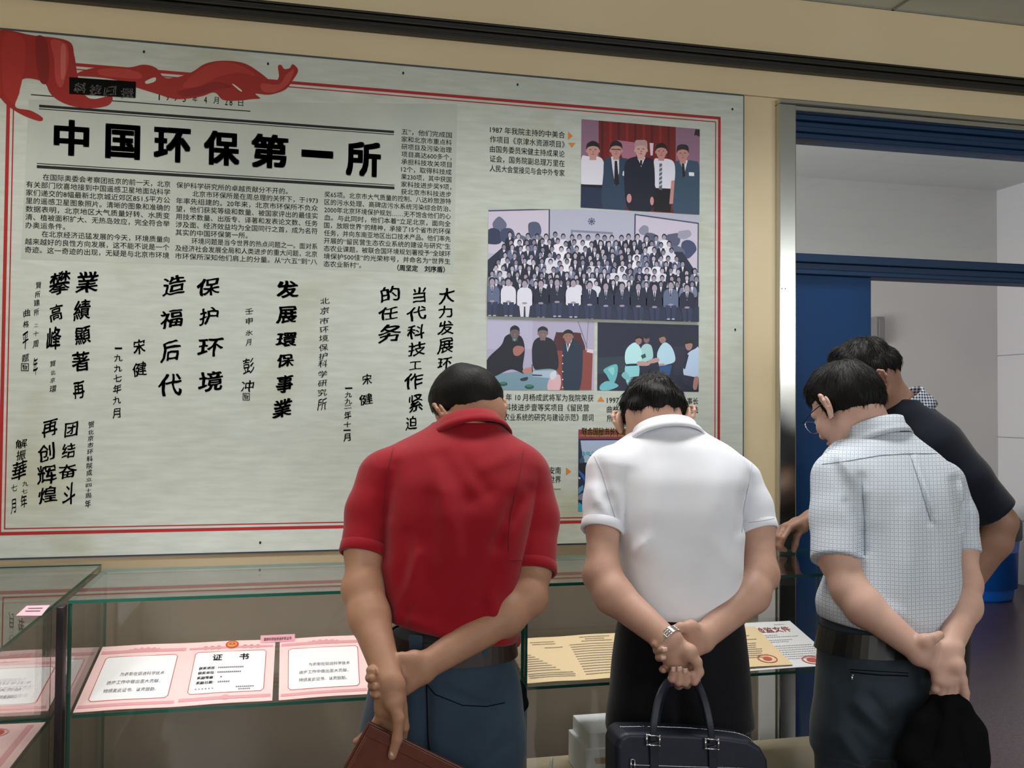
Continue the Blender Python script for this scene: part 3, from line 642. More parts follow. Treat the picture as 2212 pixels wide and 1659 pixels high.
P.build('photo_print')
# photograph: a handshake in the dark
P = Print((1000, 660, 3.19), 1.3)
P.poly([(928, 115), (1624, 135), (1624, 595), (925, 585)], '#1d2236'); P.poly([(928, 360), (1120, 350), (1120, 460), (928, 470)], '#26343f'); P.poly([(1450, 280), (1530, 280), (1530, 480), (1450, 480)], '#27283c')
P.smooth([(1225, 300), (1255, 265), (1295, 275), (1310, 330), (1300, 370), (1225, 390)], '#94bcc0'); P.ell(1265, 232, 20, 28, '#6f5a5a'); P.ell(1265, 215, 21, 14, '#201c22')
P.smooth([(1122, 310), (1180, 255), (1222, 290), (1235, 360), (1205, 402), (1125, 405)], '#a6d0d6'); P.smooth([(1120, 412), (1208, 406), (1210, 500), (1180, 545), (1130, 540)], '#7cbcc6'); P.poly([(1122, 404), (1205, 400), (1205, 414), (1122, 418)], '#14181c'); P.ell(1210, 240, 22, 30, '#8a6a66'); P.smooth([(1180, 235), (1195, 212), (1230, 212), (1236, 235), (1215, 225)], '#1a161c')
P.smooth([(1205, 385), (1275, 390), (1290, 400), (1270, 415), (1205, 412)], '#a98682'); P.poly([(1225, 345), (1255, 330), (1262, 355), (1235, 368)], '#1e4f46')
P.smooth([(1338, 330), (1385, 255), (1440, 290), (1462, 380), (1400, 408), (1355, 412)], '#a3c4d6'); P.smooth([(1280, 378), (1340, 360), (1350, 385), (1285, 400)], '#a98682'); P.smooth([(1350, 405), (1385, 400), (1395, 425), (1360, 425)], '#a98682'); P.poly([(1355, 415), (1440, 410), (1425, 480), (1350, 490)], '#2b4a78'); P.ell(1375, 228, 24, 33, '#8a6a66'); P.smooth([(1348, 225), (1362, 198), (1395, 198), (1406, 240), (1385, 215)], '#2b2024')
P.smooth([(1540, 345), (1600, 298), (1624, 300), (1624, 495), (1522, 480)], '#a4b8d2'); P.poly([(1520, 478), (1624, 498), (1624, 594), (1510, 530)], '#27283c'); P.ell(1556, 272, 25, 38, '#96706a'); P.smooth([(1528, 265), (1540, 240), (1580, 235), (1592, 270), (1570, 260)], '#1f1a20'); P.poly([(1540, 335), (1556, 340), (1530, 440), (1516, 430)], '#1c2236'); P.smooth([(1595, 495), (1622, 498), (1610, 575), (1585, 570)], '#96706a')
P.smooth([(970, 440), (1058, 405), (1062, 480), (1030, 542), (990, 480)], '#5ca4ac'); P.smooth([(950, 545), (1000, 520), (1072, 552), (1000, 585), (945, 580)], '#62a8b4'); P.smooth([(1092, 480), (1120, 455), (1150, 500), (1120, 510)], '#6fa9ae'); P.smooth([(1000, 440), (1040, 425), (1035, 480)], '#7cbcc0')
P.build('photo_print')
# photograph: a meeting under a red banner
P = Print((1230, 900, 7.213), 1.3)
P.poly([(140, 200), (2005, 190), (2005, 1490), (135, 1475)], '#18213c'); P.poly([(140, 200), (2005, 190), (2005, 345), (140, 345)], '#7d2a40'); P.poly([(165, 372), (1990, 360), (1990, 560), (205, 600)], '#97a4be')
for cx, cy, rx, ry, c in ((215, 585, 30, 40, '#4f8aa0'), (290, 575, 40, 35, '#5790a4'), (365, 570, 30, 35, '#64a0b0'), (450, 575, 40, 40, '#5790a4'), (280, 660, 80, 70, '#8aa0b0'), (190, 680, 45, 60, '#2c4a60')): P.smooth([(cx+rx*rng.uniform(.8, 1.1)*math.cos(a*.785), cy+ry*rng.uniform(.8, 1.1)*math.sin(a*.785)) for a in range(8)], c)
P.poly([(140, 350), (170, 350), (200, 610), (140, 700)], '#1a2440'); P.smooth([(150, 740), (320, 735), (310, 930), (250, 1010), (145, 900)], '#10141f'); P.poly([(143, 830), (235, 910), (260, 1060), (143, 860)], '#23509a'); P.poly([(140, 940), (175, 950), (165, 975), (140, 965)], '#a5b0c4'); P.poly([(140, 1110), (215, 1060), (215, 1140), (140, 1210)], '#4a7896'); P.smooth([(140, 1230), (215, 1190), (215, 1290), (140, 1290)], '#6a6a80'); P.smooth([(140, 1340), (215, 1400), (215, 1470), (140, 1475)], '#2f88a8'); P.smooth([(260, 900), (300, 800), (330, 900), (270, 950)], '#8a98a8')
for k in range(8): P.smooth([(420+k*200, 900), (470+k*200, 820), (540+k*200, 830), (560+k*200, 940), (540+k*200, 1200), (430+k*200, 1200)], rng.choice(['#1b2438', '#2a3a58', '#39507a'])); P.ell(490+k*200, 780, 40, 52, '#8e6c68'); P.ell(490+k*200, 748, 41, 26, '#1c181e')
P.build('photo_print')
tb = TB()
for t, x0, x1, py, h, bd in (('联合国秘书长安南在', 1256, 1364, 932, .026, .03), ('UN Secretary-General Kofi Annan', 1252, 1352, 940.5, .0125, .0)):
    (xa, z), (xb, _) = bp_(x0, py), bp_(x1, py); line_at(tb, t, xa, xb, z, h, bd, 16)
tb.build('banner_text', M['gold'], board)

# ------------------------------------------------------------------ the glass cases
ZT = 1.03; YF = -.64; YR = -.19; ZS0 = .752; SL = .19; YSR = -.27      # top, front, rear, shelf height at the front, its rise towards the wall
def zshelf(y): return ZS0 + SL*(y-YF)
def atshelf(px, py):
    d = ray(px, py); t = (ZS0 + SL*(CAM[1]-YF) - CAM[2])/(d[2]-SL*d[1]); return CAM + d*t
TH = .008
def pane(name, lo, hi, edges, parent, mat='glass'):
    """a sheet of glass whose listed faces (order -z +z -y +y -x +x) are its ground green edges"""
    b = MB(); b.box(lo, hi, mis=[1 if i in edges else 0 for i in range(6)])
    return b.build(name, [M[mat], M['edge']], parent)
def sloped(name, x0, x1, y0, y1, parent):
    b = MB(); z0, z1 = zshelf(y0), zshelf(y1)
    b.hexa([(x0, y0, z0-TH), (x1, y0, z0-TH), (x1, y1, z1-TH), (x0, y1, z1-TH)], [(x0, y0, z0), (x1, y0, z0), (x1, y1, z1), (x0, y1, z1)])
    b.m = [0, 0, 1, 0, 0, 0]
    b.m[3] = 1; b.m[5] = 1
    return b.build(name, [M['glass'], M['edge']], parent)
ZD = .40                                                     # the cloth-covered deck inside the cases
def case(name, x0, x1, label):
    e = empty(name, ((x0+x1)/2, (YF+YR)/2, 0)); tag(e, label, 'display case', 'glass display cases along the wall')
    g = .001
    pane('top_pane', (x0+g, YF, ZT-TH), (x1-g, YR, ZT), (2, 3, 4, 5), e)
    pane('front_pane', (x0+g, YF+.0005, ZD), (x1-g, YF+TH, ZT-TH-.0005), (0, 4, 5), e)
    pane('side_pane', (x0+g, YF+TH+.0005, ZD), (x0+g+TH, YR-.001, ZT-TH-.0005), (0, 2, 3), e)
    pane('side_pane', (x1-g-TH, YF+TH+.0005, ZD), (x1-g, YR-.001, ZT-TH-.0005), (0, 2, 3), e)
    sloped('shelf', x0+g+TH+.002, x1-g-TH-.002, YF+TH+.002, YSR, e)
    b = MB(); b.box((x0+g, YF, .08), (x1-g, YR, ZD-.012)); b.box((x0+.02, YF+.03, 0), (x1-.02, YR, .08)); b.build('cabinet_base', M['wood'], e, bevel=.004)
    b = MB(); b.box((x0+.004, YF+.004, ZD-.012), (x1-.004, YR-.002, ZD-.0003)); b.build('deck', M['deck'], e)
    return e
case('display_case', -.518, .613, 'long glass display case with pink certificates on its shelf')
case('display_case', .613, 1.75, 'glass display case holding a tan booklet and a white document with red heading')
# the corner case along the left-hand wall
CX = -.541; CY0, CY1 = -2.9, -.1
ec = empty('display_case', (-.85, -1.4, 0)); tag(ec, 'glass corner case running towards the camera with a pink label on top', 'display case', 'glass display cases along the wall')
pane('top_pane', (-1.2, CY0, ZT-TH), (CX, CY1, ZT), (2, 3, 4, 5), ec)
pane('side_pane', (CX-TH, CY0, ZD), (CX-.0005, CY1, ZT-TH-.0005), (0, 2, 3), ec)
pane('rear_pane', (-1.2, CY1-TH, ZD), (CX-TH-.001, CY1-.0005, ZT-TH-.0005), (0, 4, 5), ec)
b = MB(); b.box((-1.2, CY0, .08), (CX, CY1, ZD-.012)); b.box((-1.18, CY0, 0), (CX-.03, CY1-.02, .08)); b.build('cabinet_base', M['wood'], ec, bevel=.004)
b = MB(); b.box((-1.195, CY0, ZD-.012), (CX-.004, CY1-.004, ZD-.0003)); b.build('deck', M['deck'], ec)
sloped('shelf', -1.19, CX-TH-.003, YF+.004, YSR, ec)
pane('shelf', (-1.19, CY0+.01, ZS0-TH), (CX-TH-.003, YF-.01, ZS0), (2, 3, 4, 5), ec)
pane('divider_pane', (-1.19, YF-.008, ZD+.001), (CX-TH-.003, YF, ZT-TH-.001), (4, 5, 0), ec)
b = MB(); b.box((-.5395, -.655, 0), (-.5225, -.62, ZT-.012)); tag(b.build('gap_shade_strip', M['gap_shade'], bevel=.002), 'dark narrow strip standing in for the shaded gap between the corner case and long case', 'gap_shade')  # solid dark strip put where the gap between the cases is only shaded

# ---- papers: a quad on the shelf, printed with lines of writing
def paper(name, quad, label, cat, col, lift=.0015, bulge=.0025, group=None, shelf=True, parent=None, n=20, part=False):
    """quad: TL, TR, BR, BL in the photograph, lying on the sloping shelf"""
    Q = [atshelf(*p)+np.array([0, 0, lift]) if shelf else np.asarray(p, float) for p in quad]
    if shelf:
        mx = sum(q[0] for q in Q)/4; x0, x1 = (-1.18, -.562) if mx < -.55 else (-.505, .601) if mx < .61 else (.627, 1.737)
        for q in Q: q[0] = min(max(q[0], x0), x1); q[1] = min(q[1], YSR+.01)
        for q in Q: q[2] = zshelf(q[1])+lift
    def P(u, v, up=0.0):
        p = (Q[0]*(1-u)+Q[1]*u)*(1-v) + (Q[3]*(1-u)+Q[2]*u)*v
        return p + np.array([0, -.13*up, up + bulge*(math.sin(math.pi*u)**2*.6 + .5*math.sin(3.1*u+1)**2*math.sin(math.pi*v))])
    b = MB()
    V, F = [], []
    for lay_ in (0, 1):
        for j in range(n+1):
            for i in range(n+1): V.append(P(i/n, j/n, 0.0 if lay_ == 0 else -.0006))
    k = (n+1)*(n+1)
    for j in range(n):
        for i in range(n):
            a = j*(n+1)+i; F.append((a, a+n+1, a+n+2, a+1)); F.append((k+a, k+a+1, k+a+n+2, k+a+n+1))
    for i in range(n):
        for a, c in ((i, i+1), (n*(n+1)+i+1, n*(n+1)+i), ((i+1)*(n+1), i*(n+1)), (i*(n+1)+n, (i+1)*(n+1)+n)): F.append((a, c, c+k, a+k))
    mt = col if not isinstance(col, str) else M[col]
    o = from_data(name, V, F, mt, parent, smooth=False)
    return o, P
def prect(tb, P, u0, v0, u1, v1, k=1, nu=8):
    for i in range(nu):
        a, c = u0+(u1-u0)*i/nu, u0+(u1-u0)*(i+1)/nu
        n = len(tb.v); tb.v += [tuple(P(*q, .0003+.0004*k)) for q in ((a, v1), (c, v1), (c, v0), (a, v0))]; tb.f.append((n, n+1, n+2, n+3))
def ptext(tb, P, text, u0, u1, v, hv, bold=0.0, k=2):
    v_, f = glyph_mesh(text, bold, 1)
    if len(v_) == 0: return
    lo, hi = v_[:, 0].min(), v_[:, 0].max(); n = len(tb.v)
    for x, y in v_: tb.v.append(tuple(P(u0+(x-lo)/(hi-lo)*(u1-u0), v-(y-.36)*hv, .0003+.0004*k)))
    tb.f += [tuple(n+i for i in q) for q in f]
def patch(tb, P, u0, v0, u1, v1, up=.0006, n=16):
    m_ = len(tb.v)
    for j in range(n+1):
        for i in range(n+1): tb.v.append(tuple(P(u0+(u1-u0)*i/n, v0+(v1-v0)*j/n, up)))
    for j in range(n):
        for i in range(n): a = m_+j*(n+1)+i; tb.f.append((a, a+n+1, a+n+2, a+1))
def outline(tb, P, pts, w, k=2):
    n = len(pts)
    for i in range(n):
        a = np.array(pts[i]); c = np.array(pts[(i+1) % n]); d = c-a; L_ = np.linalg.norm(d); nn = np.array([-d[1], d[0]])/max(L_, 1e-9)*w/2
        m_ = len(tb.v); tb.v += [tuple(P(*q, .0003+.0004*k)) for q in (a+nn, c+nn, c-nn, a-nn)]; tb.f.append((m_, m_+1, m_+2, m_+3))
def cham(u0, v0, u1, v1, c=.03):
    return [(u0+c, v0), (u1-c, v0), (u1, v0+c), (u1, v1-c), (u1-c, v1), (u0+c, v1), (u0, v1-c), (u0, v0+c)]
M['pinkink'] = new_mat('pink_guilloche', '#d99aa0', .6); M['redink'] = new_mat('red_stamp_ink', '#c4564c', .6); M['whitepanel'] = new_mat('certificate_panel', '#ece9ea', .55, spec=.3)
M['emblem'] = new_mat('emblem_red', '#d0432c', .45); M['pinkpaper'] = new_mat('pink_paper', '#eec9c6', .55, spec=.3); M['greyink'] = new_mat('grey_ink', '#6d6a70', .6); M['tanpaper'] = new_mat('tan_paper', '#ead0a6', .55, spec=.3); M['olive'] = new_mat('tan_panel', '#e3cc98', .55)
def disc(tb, P, u, v, ru, rv, k=2, n=18, ring=0.0):
    m_ = len(tb.v)
    if ring:
        for i in range(n):
            t = 2*math.pi*i/n
            for s in (1, 1-ring): tb.v.append(tuple(P(u+ru*s*math.cos(t), v+rv*s*math.sin(t), .0003+.0004*k)))
        for i in range(n):
            a = m_+2*i; c = m_+2*((i+1) % n); tb.f.append((a, c, c+1, a+1))
    else:
        for i in range(n):
            t = 2*math.pi*i/n; tb.v.append(tuple(P(u+ru*math.cos(t), v+rv*math.sin(t), .0003+.0004*k)))
        tb.f.append(tuple(m_+i for i in range(n)))
def guilloche(tb, P, v, h, seed, amp=1.0):
    prect(tb, P, .02, v-h/2, .98, v+h/2, 1, 14)
    r = random.Random(seed)
    for i in range(14):
        u = .34+.32*i/13; disc(tb, P, u, v-h*.3*amp+.012*math.sin(i*2.2), .022, h*(.5+.25*math.sin(i/13*math.pi)), 1, 10)
def A3(x, y): return np.array([x, y, zshelf(y)+.0015])
def cert_left(e, quad, shelf=True):
    o, P = paper('page', quad, None, None, 'pinkpaper', parent=e, shelf=shelf)
    tb = TB(); guilloche(tb, P, .115, .05, 1); tb.build('border_print', M['pinkink'], o); tb = TB(); prect(tb, P, .02, .915, .98, .955, 1, 14); tb.build('border_print', M['pinkink'], o)
    tb = TB(); 
    pts = cham(.1, .2, .9, .87); patch(tb, P, .105, .205, .895, .865)
    tb.build('text_panel', M['whitepanel'], o)
    tb = TB(); outline(tb, P, pts, .006, 3); tb.build('panel_line', M['redink'], o)
    tb = TB()
    for t, u0, u1, v in (('为表彰在促进科学技术', .33, .80, .50), ('进步工作中做出重大贡献，', .22, .78, .62), ('特颁发此证书，以资鼓励。', .22, .76, .74)): ptext(tb, P, t, u0, u1, v, .06, .0, 4)
    tb.build('printed_text', M['greyink'], o)
    return o
def cert_right(e, quad):
    o, P = paper('page', quad, None, None, 'pinkpaper', parent=e)
    tb = TB(); prect(tb, P, .02, .10, .98, .135, 1, 14)
    for i in range(9):
        u = .2+.6*i/8
        if abs(u-.5) > .08: disc(tb, P, u, .115, .03, .035, 2, 10, ring=.4)
    tb.build('border_print', M['pinkink'], o); tb = TB()
    prect(tb, P, .02, .90, .98, .945, 1, 14); disc(tb, P, .5, .92, .05, .035, 2); tb.build('border_print', M['pinkink'], o)
    tb = TB(); patch(tb, P, .105, .195, .895, .845)
    tb.build('text_panel', M['whitepanel'], o)
    tb = TB(); outline(tb, P, cham(.1, .19, .9, .85), .006, 3); tb.build('panel_line', M['redink'], o)
    tb = TB(); disc(tb, P, .5, .075, .075, .07, 3, 20); tb.build('emblem', M['emblem'], o)
    tb = TB(); disc(tb, P, .5, .075, .055, .05, 4, 20, ring=.3); disc(tb, P, .5, .06, .016, .016, 4, 5); prect(tb, P, .47, .085, .53, .105, 4, 2); tb.build('emblem_relief', M['gold'], o)
    tb = TB(); ptext(tb, P, '证', .30, .41, .30, .115, .02, 4); ptext(tb, P, '书', .60, .71, .30, .115, .02, 4)
    for i, t in enumerate(('获奖项目：', '获奖单位：', '奖励等级：', '奖励日期：')): ptext(tb, P, t, .17, .36, .47+.075*i, .045, .02, 4)
    tb.build('title_text', M['ink'], o)
    tb = TB()
    for i, (a, c) in enumerate(((.38, .68), (.38, .66), (.42, .46), (.40, .54))):
        for k in range(int((c-a)/.022)): prect(tb, P, a+.022*k, .458+.075*i, a+.022*k+.015, .478+.075*i, 4, 1)
    for k in range(6): prect(tb, P, .17+.035*k, .78, .185+.035*k, .79, 4, 1)
    for r_ in range(2):
        for k in range(9-3*r_): prect(tb, P, .60+.022*k+.03*r_, .77+.035*r_, .615+.022*k+.03*r_, .785+.035*r_, 4, 1)
    tb.build('printed_text', M['greyink'], o)
    return o
def thing_on_shelf(name, quad, label, cat, group=None):
    Q = [atshelf(*p) for p in quad]; c = sum(Q)/4
    e = empty(name, tuple(c)); tag(e, label, cat, group); return e
qa = [(213, 1399), (409, 1390), (378, 1528), (155, 1541)]; qb = [(409, 1390), (595, 1382.5), (588, 1514.5), (378, 1528)]
e = thing_on_shelf('certificate', qa, 'open pink certificate with a round red emblem, whole on the glass shelf', 'certificate', 'pink award certificates'); cert_left(e, qa); cert_right(e, qb)
qa = [(604.6, 1382), (789, 1372.5), (797, 1500), (602, 1514)]; qb = [(789, 1372.5), (965, 1365), (985, 1488), (797, 1500)]
e = thing_on_shelf('certificate', qa, 'open pink certificate partly hidden behind the man in red', 'certificate', 'pink award certificates'); cert_left(e, qa); cert_right(e, qb)
Qc = [A3(-.93, -.31), A3(-.565, -.31), A3(-.565, -.605), A3(-.93, -.605)]
e = empty('certificate', tuple(sum(Qc)/4)); tag(e, 'pink certificate inside the corner case, seen through its side glass', 'certificate', 'pink award certificates')
cert_left(e, Qc, shelf=False)
# a certificate nearer the camera in the corner case, flat on the level shelf
Q = [np.array(p, float) for p in ((-.80, -.672, ZS0+.002), (-.554, -.672, ZS0+.002), (-.554, -1.02, ZS0+.002), (-.80, -1.02, ZS0+.002))]
e = empty('certificate', (-.68, -.85, ZS0)); tag(e, 'pink certificate with an orange emblem at the near end of the corner case', 'certificate', 'pink award certificates')
o, P = paper('page', Q, None, None, 'pinkpaper', parent=e, shelf=False, bulge=.003)
tb = TB(); disc(tb, P, .62, .18, .09, .065, 2, 20); tb.build('emblem', M['emblem'], o)
tb = TB(); disc(tb, P, .62, .18, .13, .09, 2, 20, ring=.15); prect(tb, P, .86, .05, .92, .95, 2, 6); tb.build('border_print', M['pinkink'], o)
tb = TB(); [ptext(tb, P, '为表彰在促进科学技术', .2, .75, .42+.12*i, .06, 0, 3) for i in range(3)]; tb.build('printed_text', M['greyink'], o)
# pale label standing at the rear of the shelf
p0, p1 = at(563, 1362, -.285), at(637, 1376, -.285)
z0 = zshelf(-.285); h = p0[2]-p1[2]
b = MB(); b.box((p0[0], -.2855, z0+.0005), (p1[0], -.2845, z0+.0005+h)); b.box((p0[0], -.2855, z0+.0002), (p1[0], -.272, z0+.0024))
lb = tag(b.build('label_card', new_mat('pink_card', '#f0b9c6', .6)), 'small pink label standing behind the two open certificates', 'label', 'pink labels')
tb = TB(); v, f = glyph_mesh('国家科学技术进步奖证书', .02, 1); lo, hi = v[:, 0].min(), v[:, 0].max(); w = p1[0]-p0[0]
tb.add(np.stack([p0[0]+w*.1+(v[:, 0]-lo)/(hi-lo)*w*.8, np.full(len(v), -.2858), z0+.0005+h*.5+(v[:, 1]-.36)*h*.42], -1), f); tb.build('printed_text', M['redink'], lb)
# pink label lying on the corner case
Q = [atz(57.7, 1308.4, ZT+.0012), atz(108, 1307, ZT+.0012), atz(89.5, 1329.5, ZT+.0012), atz(34.6, 1329.5, ZT+.0012)]
e = empty('label_card', tuple(sum(Q)/4)); tag(e, 'small pink label lying on the glass top of the corner case', 'label', 'pink labels')
o, P = paper('card', Q, None, None, new_mat('pink_card_flat', '#dba9b5', .6), parent=e, shelf=False, bulge=0)
tb = TB(); prect(tb, P, .2, .28, .8, .36, 2, 2); prect(tb, P, .2, .55, .8, .64, 2, 2); tb.build('printed_text', M['greyink'], o)
# tan open booklet in the second case
def lines(tb, P, rows, k=3, h=.014, seg=.022, gap=.3, seed=0):
    r = random.Random(seed)
    for v, a, c in rows:
        u = a
        while u < c:
            w = seg*r.uniform(.6, 1.3); prect(tb, P, u, v, min(u+w*(1-gap), c), v+h, k, 1); u += w
qa = [(1092, 1384), (1208, 1376), (1260, 1470), (1131, 1478)]; qb = [(1208, 1376), (1338, 1368), (1402, 1461), (1260, 1470)]
e = thing_on_shelf('booklet', qa, 'open tan booklet of printed pages between the red and white shirts', 'booklet')
o, P = paper('page', qa, None, None, 'tanpaper', parent=e)
tb = TB(); lines(tb, P, [(.12, .4, .85), (.17, .42, .85), (.26, .62, .95)] + [(.36+.05*i, .1, .25+.055*i) for i in range(9)] + [(.82, .08, .9), (.86, .08, .92), (.90, .08, .9)], seed=1); tb.build('printed_text', M['greyink'], o)
o, P = paper('page', qb, None, None, 'tanpaper', parent=e)
tb = TB(); lines(tb, P, [(.06, .3, .8), (.11, .38, .7), (.16, .3, .8)] + [(.23+.055*i, .08, .92) for i in range(13)], seed=2); tb.build('printed_text', M['greyink'], o)
# white document with a red heading, and the tan sheet over it
q = [(1512, 1353), (1706, 1342), (1814, 1437), (1600, 1452)]
e = thing_on_shelf('document', q, 'white document with a red heading and a round red stamp', 'document')
o, P = paper('sheet', q, None, None, new_mat('white_document', '#e6e6e6', .55), parent=e, bulge=.002)
tb = TB(); ptext(tb, P, '施工验监文件', .33, .90, .20, .13, .01, 3); disc(tb, P, .78, .88, .1, .085, 3, 24, ring=.14); disc(tb, P, .78, .88, .055, .045, 3, 12); tb.build('red_heading', M['redink'], o)
tb = TB(); lines(tb, P, [(.08, .78, .9), (.32, .5, .7), (.36, .38, .9), (.43, .45, .8), (.47, .55, .75)] + [(.56+.045*i, .3, .95) for i in range(7)], h=.008, seed=3); tb.build('printed_text', M['greyink'], o)
q = [(1478, 1367), (1629.5, 1358), (1713, 1441), (1552, 1451)]
e = thing_on_shelf('document', q, 'tan sheet with a faint red stamp beside the white document', 'document')
o, P = paper('sheet', q, None, None, 'tanpaper', lift=.0075, parent=e, bulge=.001)
tb = TB(); lines(tb, P, [(.2, .25, .7), (.24, .3, .8), (.34, .35, .85)] + [(.44+.05*i, .15, .8-.03*(i % 3)) for i in range(8)], seed=4); tb.build('printed_text', M['greyink'], o)
tb = TB(); disc(tb, P, .74, .84, .13, .1, 3, 24, ring=.12); disc(tb, P, .74, .84, .06, .045, 3, 12); tb.build('stamp', M['redink'], o)
# white box on the deck
p = at(1273, 1584, -.42); p2 = at(1350, 1580, -.42)
bx = empty('carton', (p[0]+.12, -.33, ZD)); tag(bx, 'white carton with a brown strip low in the case behind the navy briefcase', 'box')
b = MB(); b.box((p[0], -.42, ZD), (p[0]+.24, -.25, p[2])); b.box((p[0]-.012, -.425, ZD), (p[0]+.252, -.245, p[2]-.045)); b.build('carton_body', new_mat('carton_white', '#dfe3e6', .6), bx, bevel=.003)
b = MB(); s0, s1 = at(1284, 1638, -.427), at(1360, 1645, -.427); b.hexa([(s0[0]+.006, -.427, s1[2]), (s1[0]+.1, -.427, s1[2]), (s1[0]+.1, -.4255, s1[2]), (s0[0]+.006, -.4255, s1[2])], [(s0[0], -.427, s0[2]), (s1[0]+.1, -.427, s0[2]), (s1[0]+.1, -.4255, s0[2]), (s0[0], -.4255, s0[2])]); b.build('brown_strip', new_mat('brown_tape', '#a89072', .6), bx)
p = at(1192, 1638, -.3); b = MB(); b.tube([(p[0]-.022, -.36, ZD+.006), (p[0], -.3, p[2])], .0055, 10)
tag(b.build('paper_roll', M['white']), 'thin white paper roll leaning low in the second case', 'paper roll')

# ------------------------------------------------------------------ figures: smooth solids grown on a grid, then meshed
A_ = lambda *p: np.array(p, float)
def nrm(v): return v/(np.linalg.norm(v)+1e-12)
class Solid:
    """a distance field on a grid; shapes are blended into it and its zero surface becomes one continuous mesh"""
    def __init__(s, lo, hi, h):
        s.h = h; s.lo = A_(*lo); n = np.ceil((A_(*hi)-s.lo)/h).astype(int)+1; s.n = n
        s.F = np.full(tuple(n), .08, np.float32)
        s.ax = [(s.lo[i]+h*np.arange(n[i])).astype(np.float32) for i in range(3)]
    def sub(s, lo, hi):
        i0 = np.maximum(((A_(*lo)-s.lo)/s.h).astype(int), 0); i1 = np.minimum(((A_(*hi)-s.lo)/s.h).astype(int)+2, s.n)
        if (i1 <= i0).any(): return None
        sl = tuple(slice(a, b) for a, b in zip(i0, i1))
        return sl, s.ax[0][sl[0]][:, None, None], s.ax[1][sl[1]][None, :, None], s.ax[2][sl[2]][None, None, :]
    def blend(s, fn, lo, hi, k, op='u'):
        g = s.sub(lo, hi)
        if g is None: return
        sl, X, Y, Z = g; d = fn(X, Y, Z); F = s.F[sl]
        if op == 'u':
            h = np.maximum(k-np.abs(F-d), 0)/k if k > 0 else 0; s.F[sl] = np.minimum(F, d)-h*h*k*.25
        elif op == 's':
            d = -d; h = np.maximum(k-np.abs(F-d), 0)/k if k > 0 else 0; s.F[sl] = np.maximum(F, d)+h*h*k*.25
        elif op == '+': s.F[sl] = F+d
    def cone(s, a, b, r1, r2, k=.01, op='u', flat=None):
        a, b = A_(*a), A_(*b); ab = b-a; L2 = max(float(ab@ab), 1e-10); pad = max(r1, r2)+.045+k
        def fn(X, Y, Z):
            x, y, z = X-a[0], Y-a[1], Z-a[2]; t = np.clip((x*ab[0]+y*ab[1]+z*ab[2])/L2, 0, 1)
            dx, dy, dz = x-t*ab[0], y-t*ab[1], z-t*ab[2]; q = dx*dx+dy*dy+dz*dz
            if flat is not None:
                w = dx*flat[0][0]+dy*flat[0][1]+dz*flat[0][2]; q = q+w*w*(flat[1]**2-1)
            return np.sqrt(q)-(r1+(r2-r1)*t)
        s.blend(fn, np.minimum(a, b)-pad, np.maximum(a, b)+pad, k, op)
    def chain(s, pts, rs, k=.01, flat=None):
        for i in range(len(pts)-1): s.cone(pts[i], pts[i+1], rs[i], rs[i+1], k, flat=flat)
    def ell(s, c, R, r, k=.01, op='u'):
        """ellipsoid; R rows are its axes"""
        c = A_(*c); r = A_(*r); R = np.asarray(R, float); pad = max(r)+.045+k
        def fn(X, Y, Z):
            x, y, z = X-c[0], Y-c[1], Z-c[2]; k0 = 0; k1 = 0
            for i in range(3):
                w = x*R[i][0]+y*R[i][1]+z*R[i][2]; k0 = k0+(w/r[i])**2; k1 = k1+(w/r[i]**2)**2
            k0 = np.sqrt(k0); return k0*(k0-1)/np.maximum(np.sqrt(k1), 1e-6)
        s.blend(fn, c-pad, c+pad, k, op)
    def loft(s, rows, k=.02, op='u', grow=0.0, n=2.3, ztop=None, zbot=None, sm=.012):
        """rows: (z, cx, cy, half width, half depth, turn)"""
        r = np.array(sorted(rows)); zz = np.arange(r[0, 0]-.06, r[-1, 0]+.06, .003)
        C = []
        w = np.exp(-.5*(np.arange(-12, 13)*.003/sm)**2); w /= w.sum()
        for j in range(1, 6):
            c = np.interp(zz, r[:, 0], r[:, j]); C.append(np.convolve(np.pad(c, 12, 'edge'), w, 'valid'))
        zt = r[-1, 0] if ztop is None else ztop; zb = r[0, 0] if zbot is None else zbot
        m_ = max(r[:, 3].max(), r[:, 4].max())+.06
        lo = A_(r[:, 1].min()-m_, r[:, 2].min()-m_, zb-.06); hi = A_(r[:, 1].max()+m_, r[:, 2].max()+m_, zt+.06)
        def fn(X, Y, Z):
            zf = Z[0, 0]; cx, cy, a, b_, t = (np.interp(zf, zz, c).astype(np.float32)[None, None, :] for c in C)
            a = np.maximum(a+grow, .004); b_ = np.maximum(b_+grow, .004); ct, st = np.cos(t), np.sin(t); x, y = X-cx, Y-cy
            u = np.abs(x*ct-y*st); v = np.abs(x*st+y*ct)        # u across, v along the facing direction
            k0 = ((u/a)**n+(v/b_)**n)**(1/n); k1 = np.sqrt((u/a**2)**2+(v/b_**2)**2)
            d = np.where(k0 > .15, k0*(k0-1)/np.maximum(k1, 1e-5), -np.minimum(a, b_))
            return np.maximum(d, np.maximum(Z-zt, zb-Z))
        s.blend(fn, lo, hi, k, op)
    def cut(s, p, nv, k=.004, lo=None, hi=None):
        """remove what lies beyond the plane through p on the side nv points to"""
        p, nv = A_(*p), nrm(A_(*nv))
        lo = s.lo if lo is None else lo; hi = s.lo+s.h*s.n if hi is None else hi
        s.blend(lambda X, Y, Z: -((X-p[0])*nv[0]+(Y-p[1])*nv[1]+(Z-p[2])*nv[2]), lo, hi, k, 's')
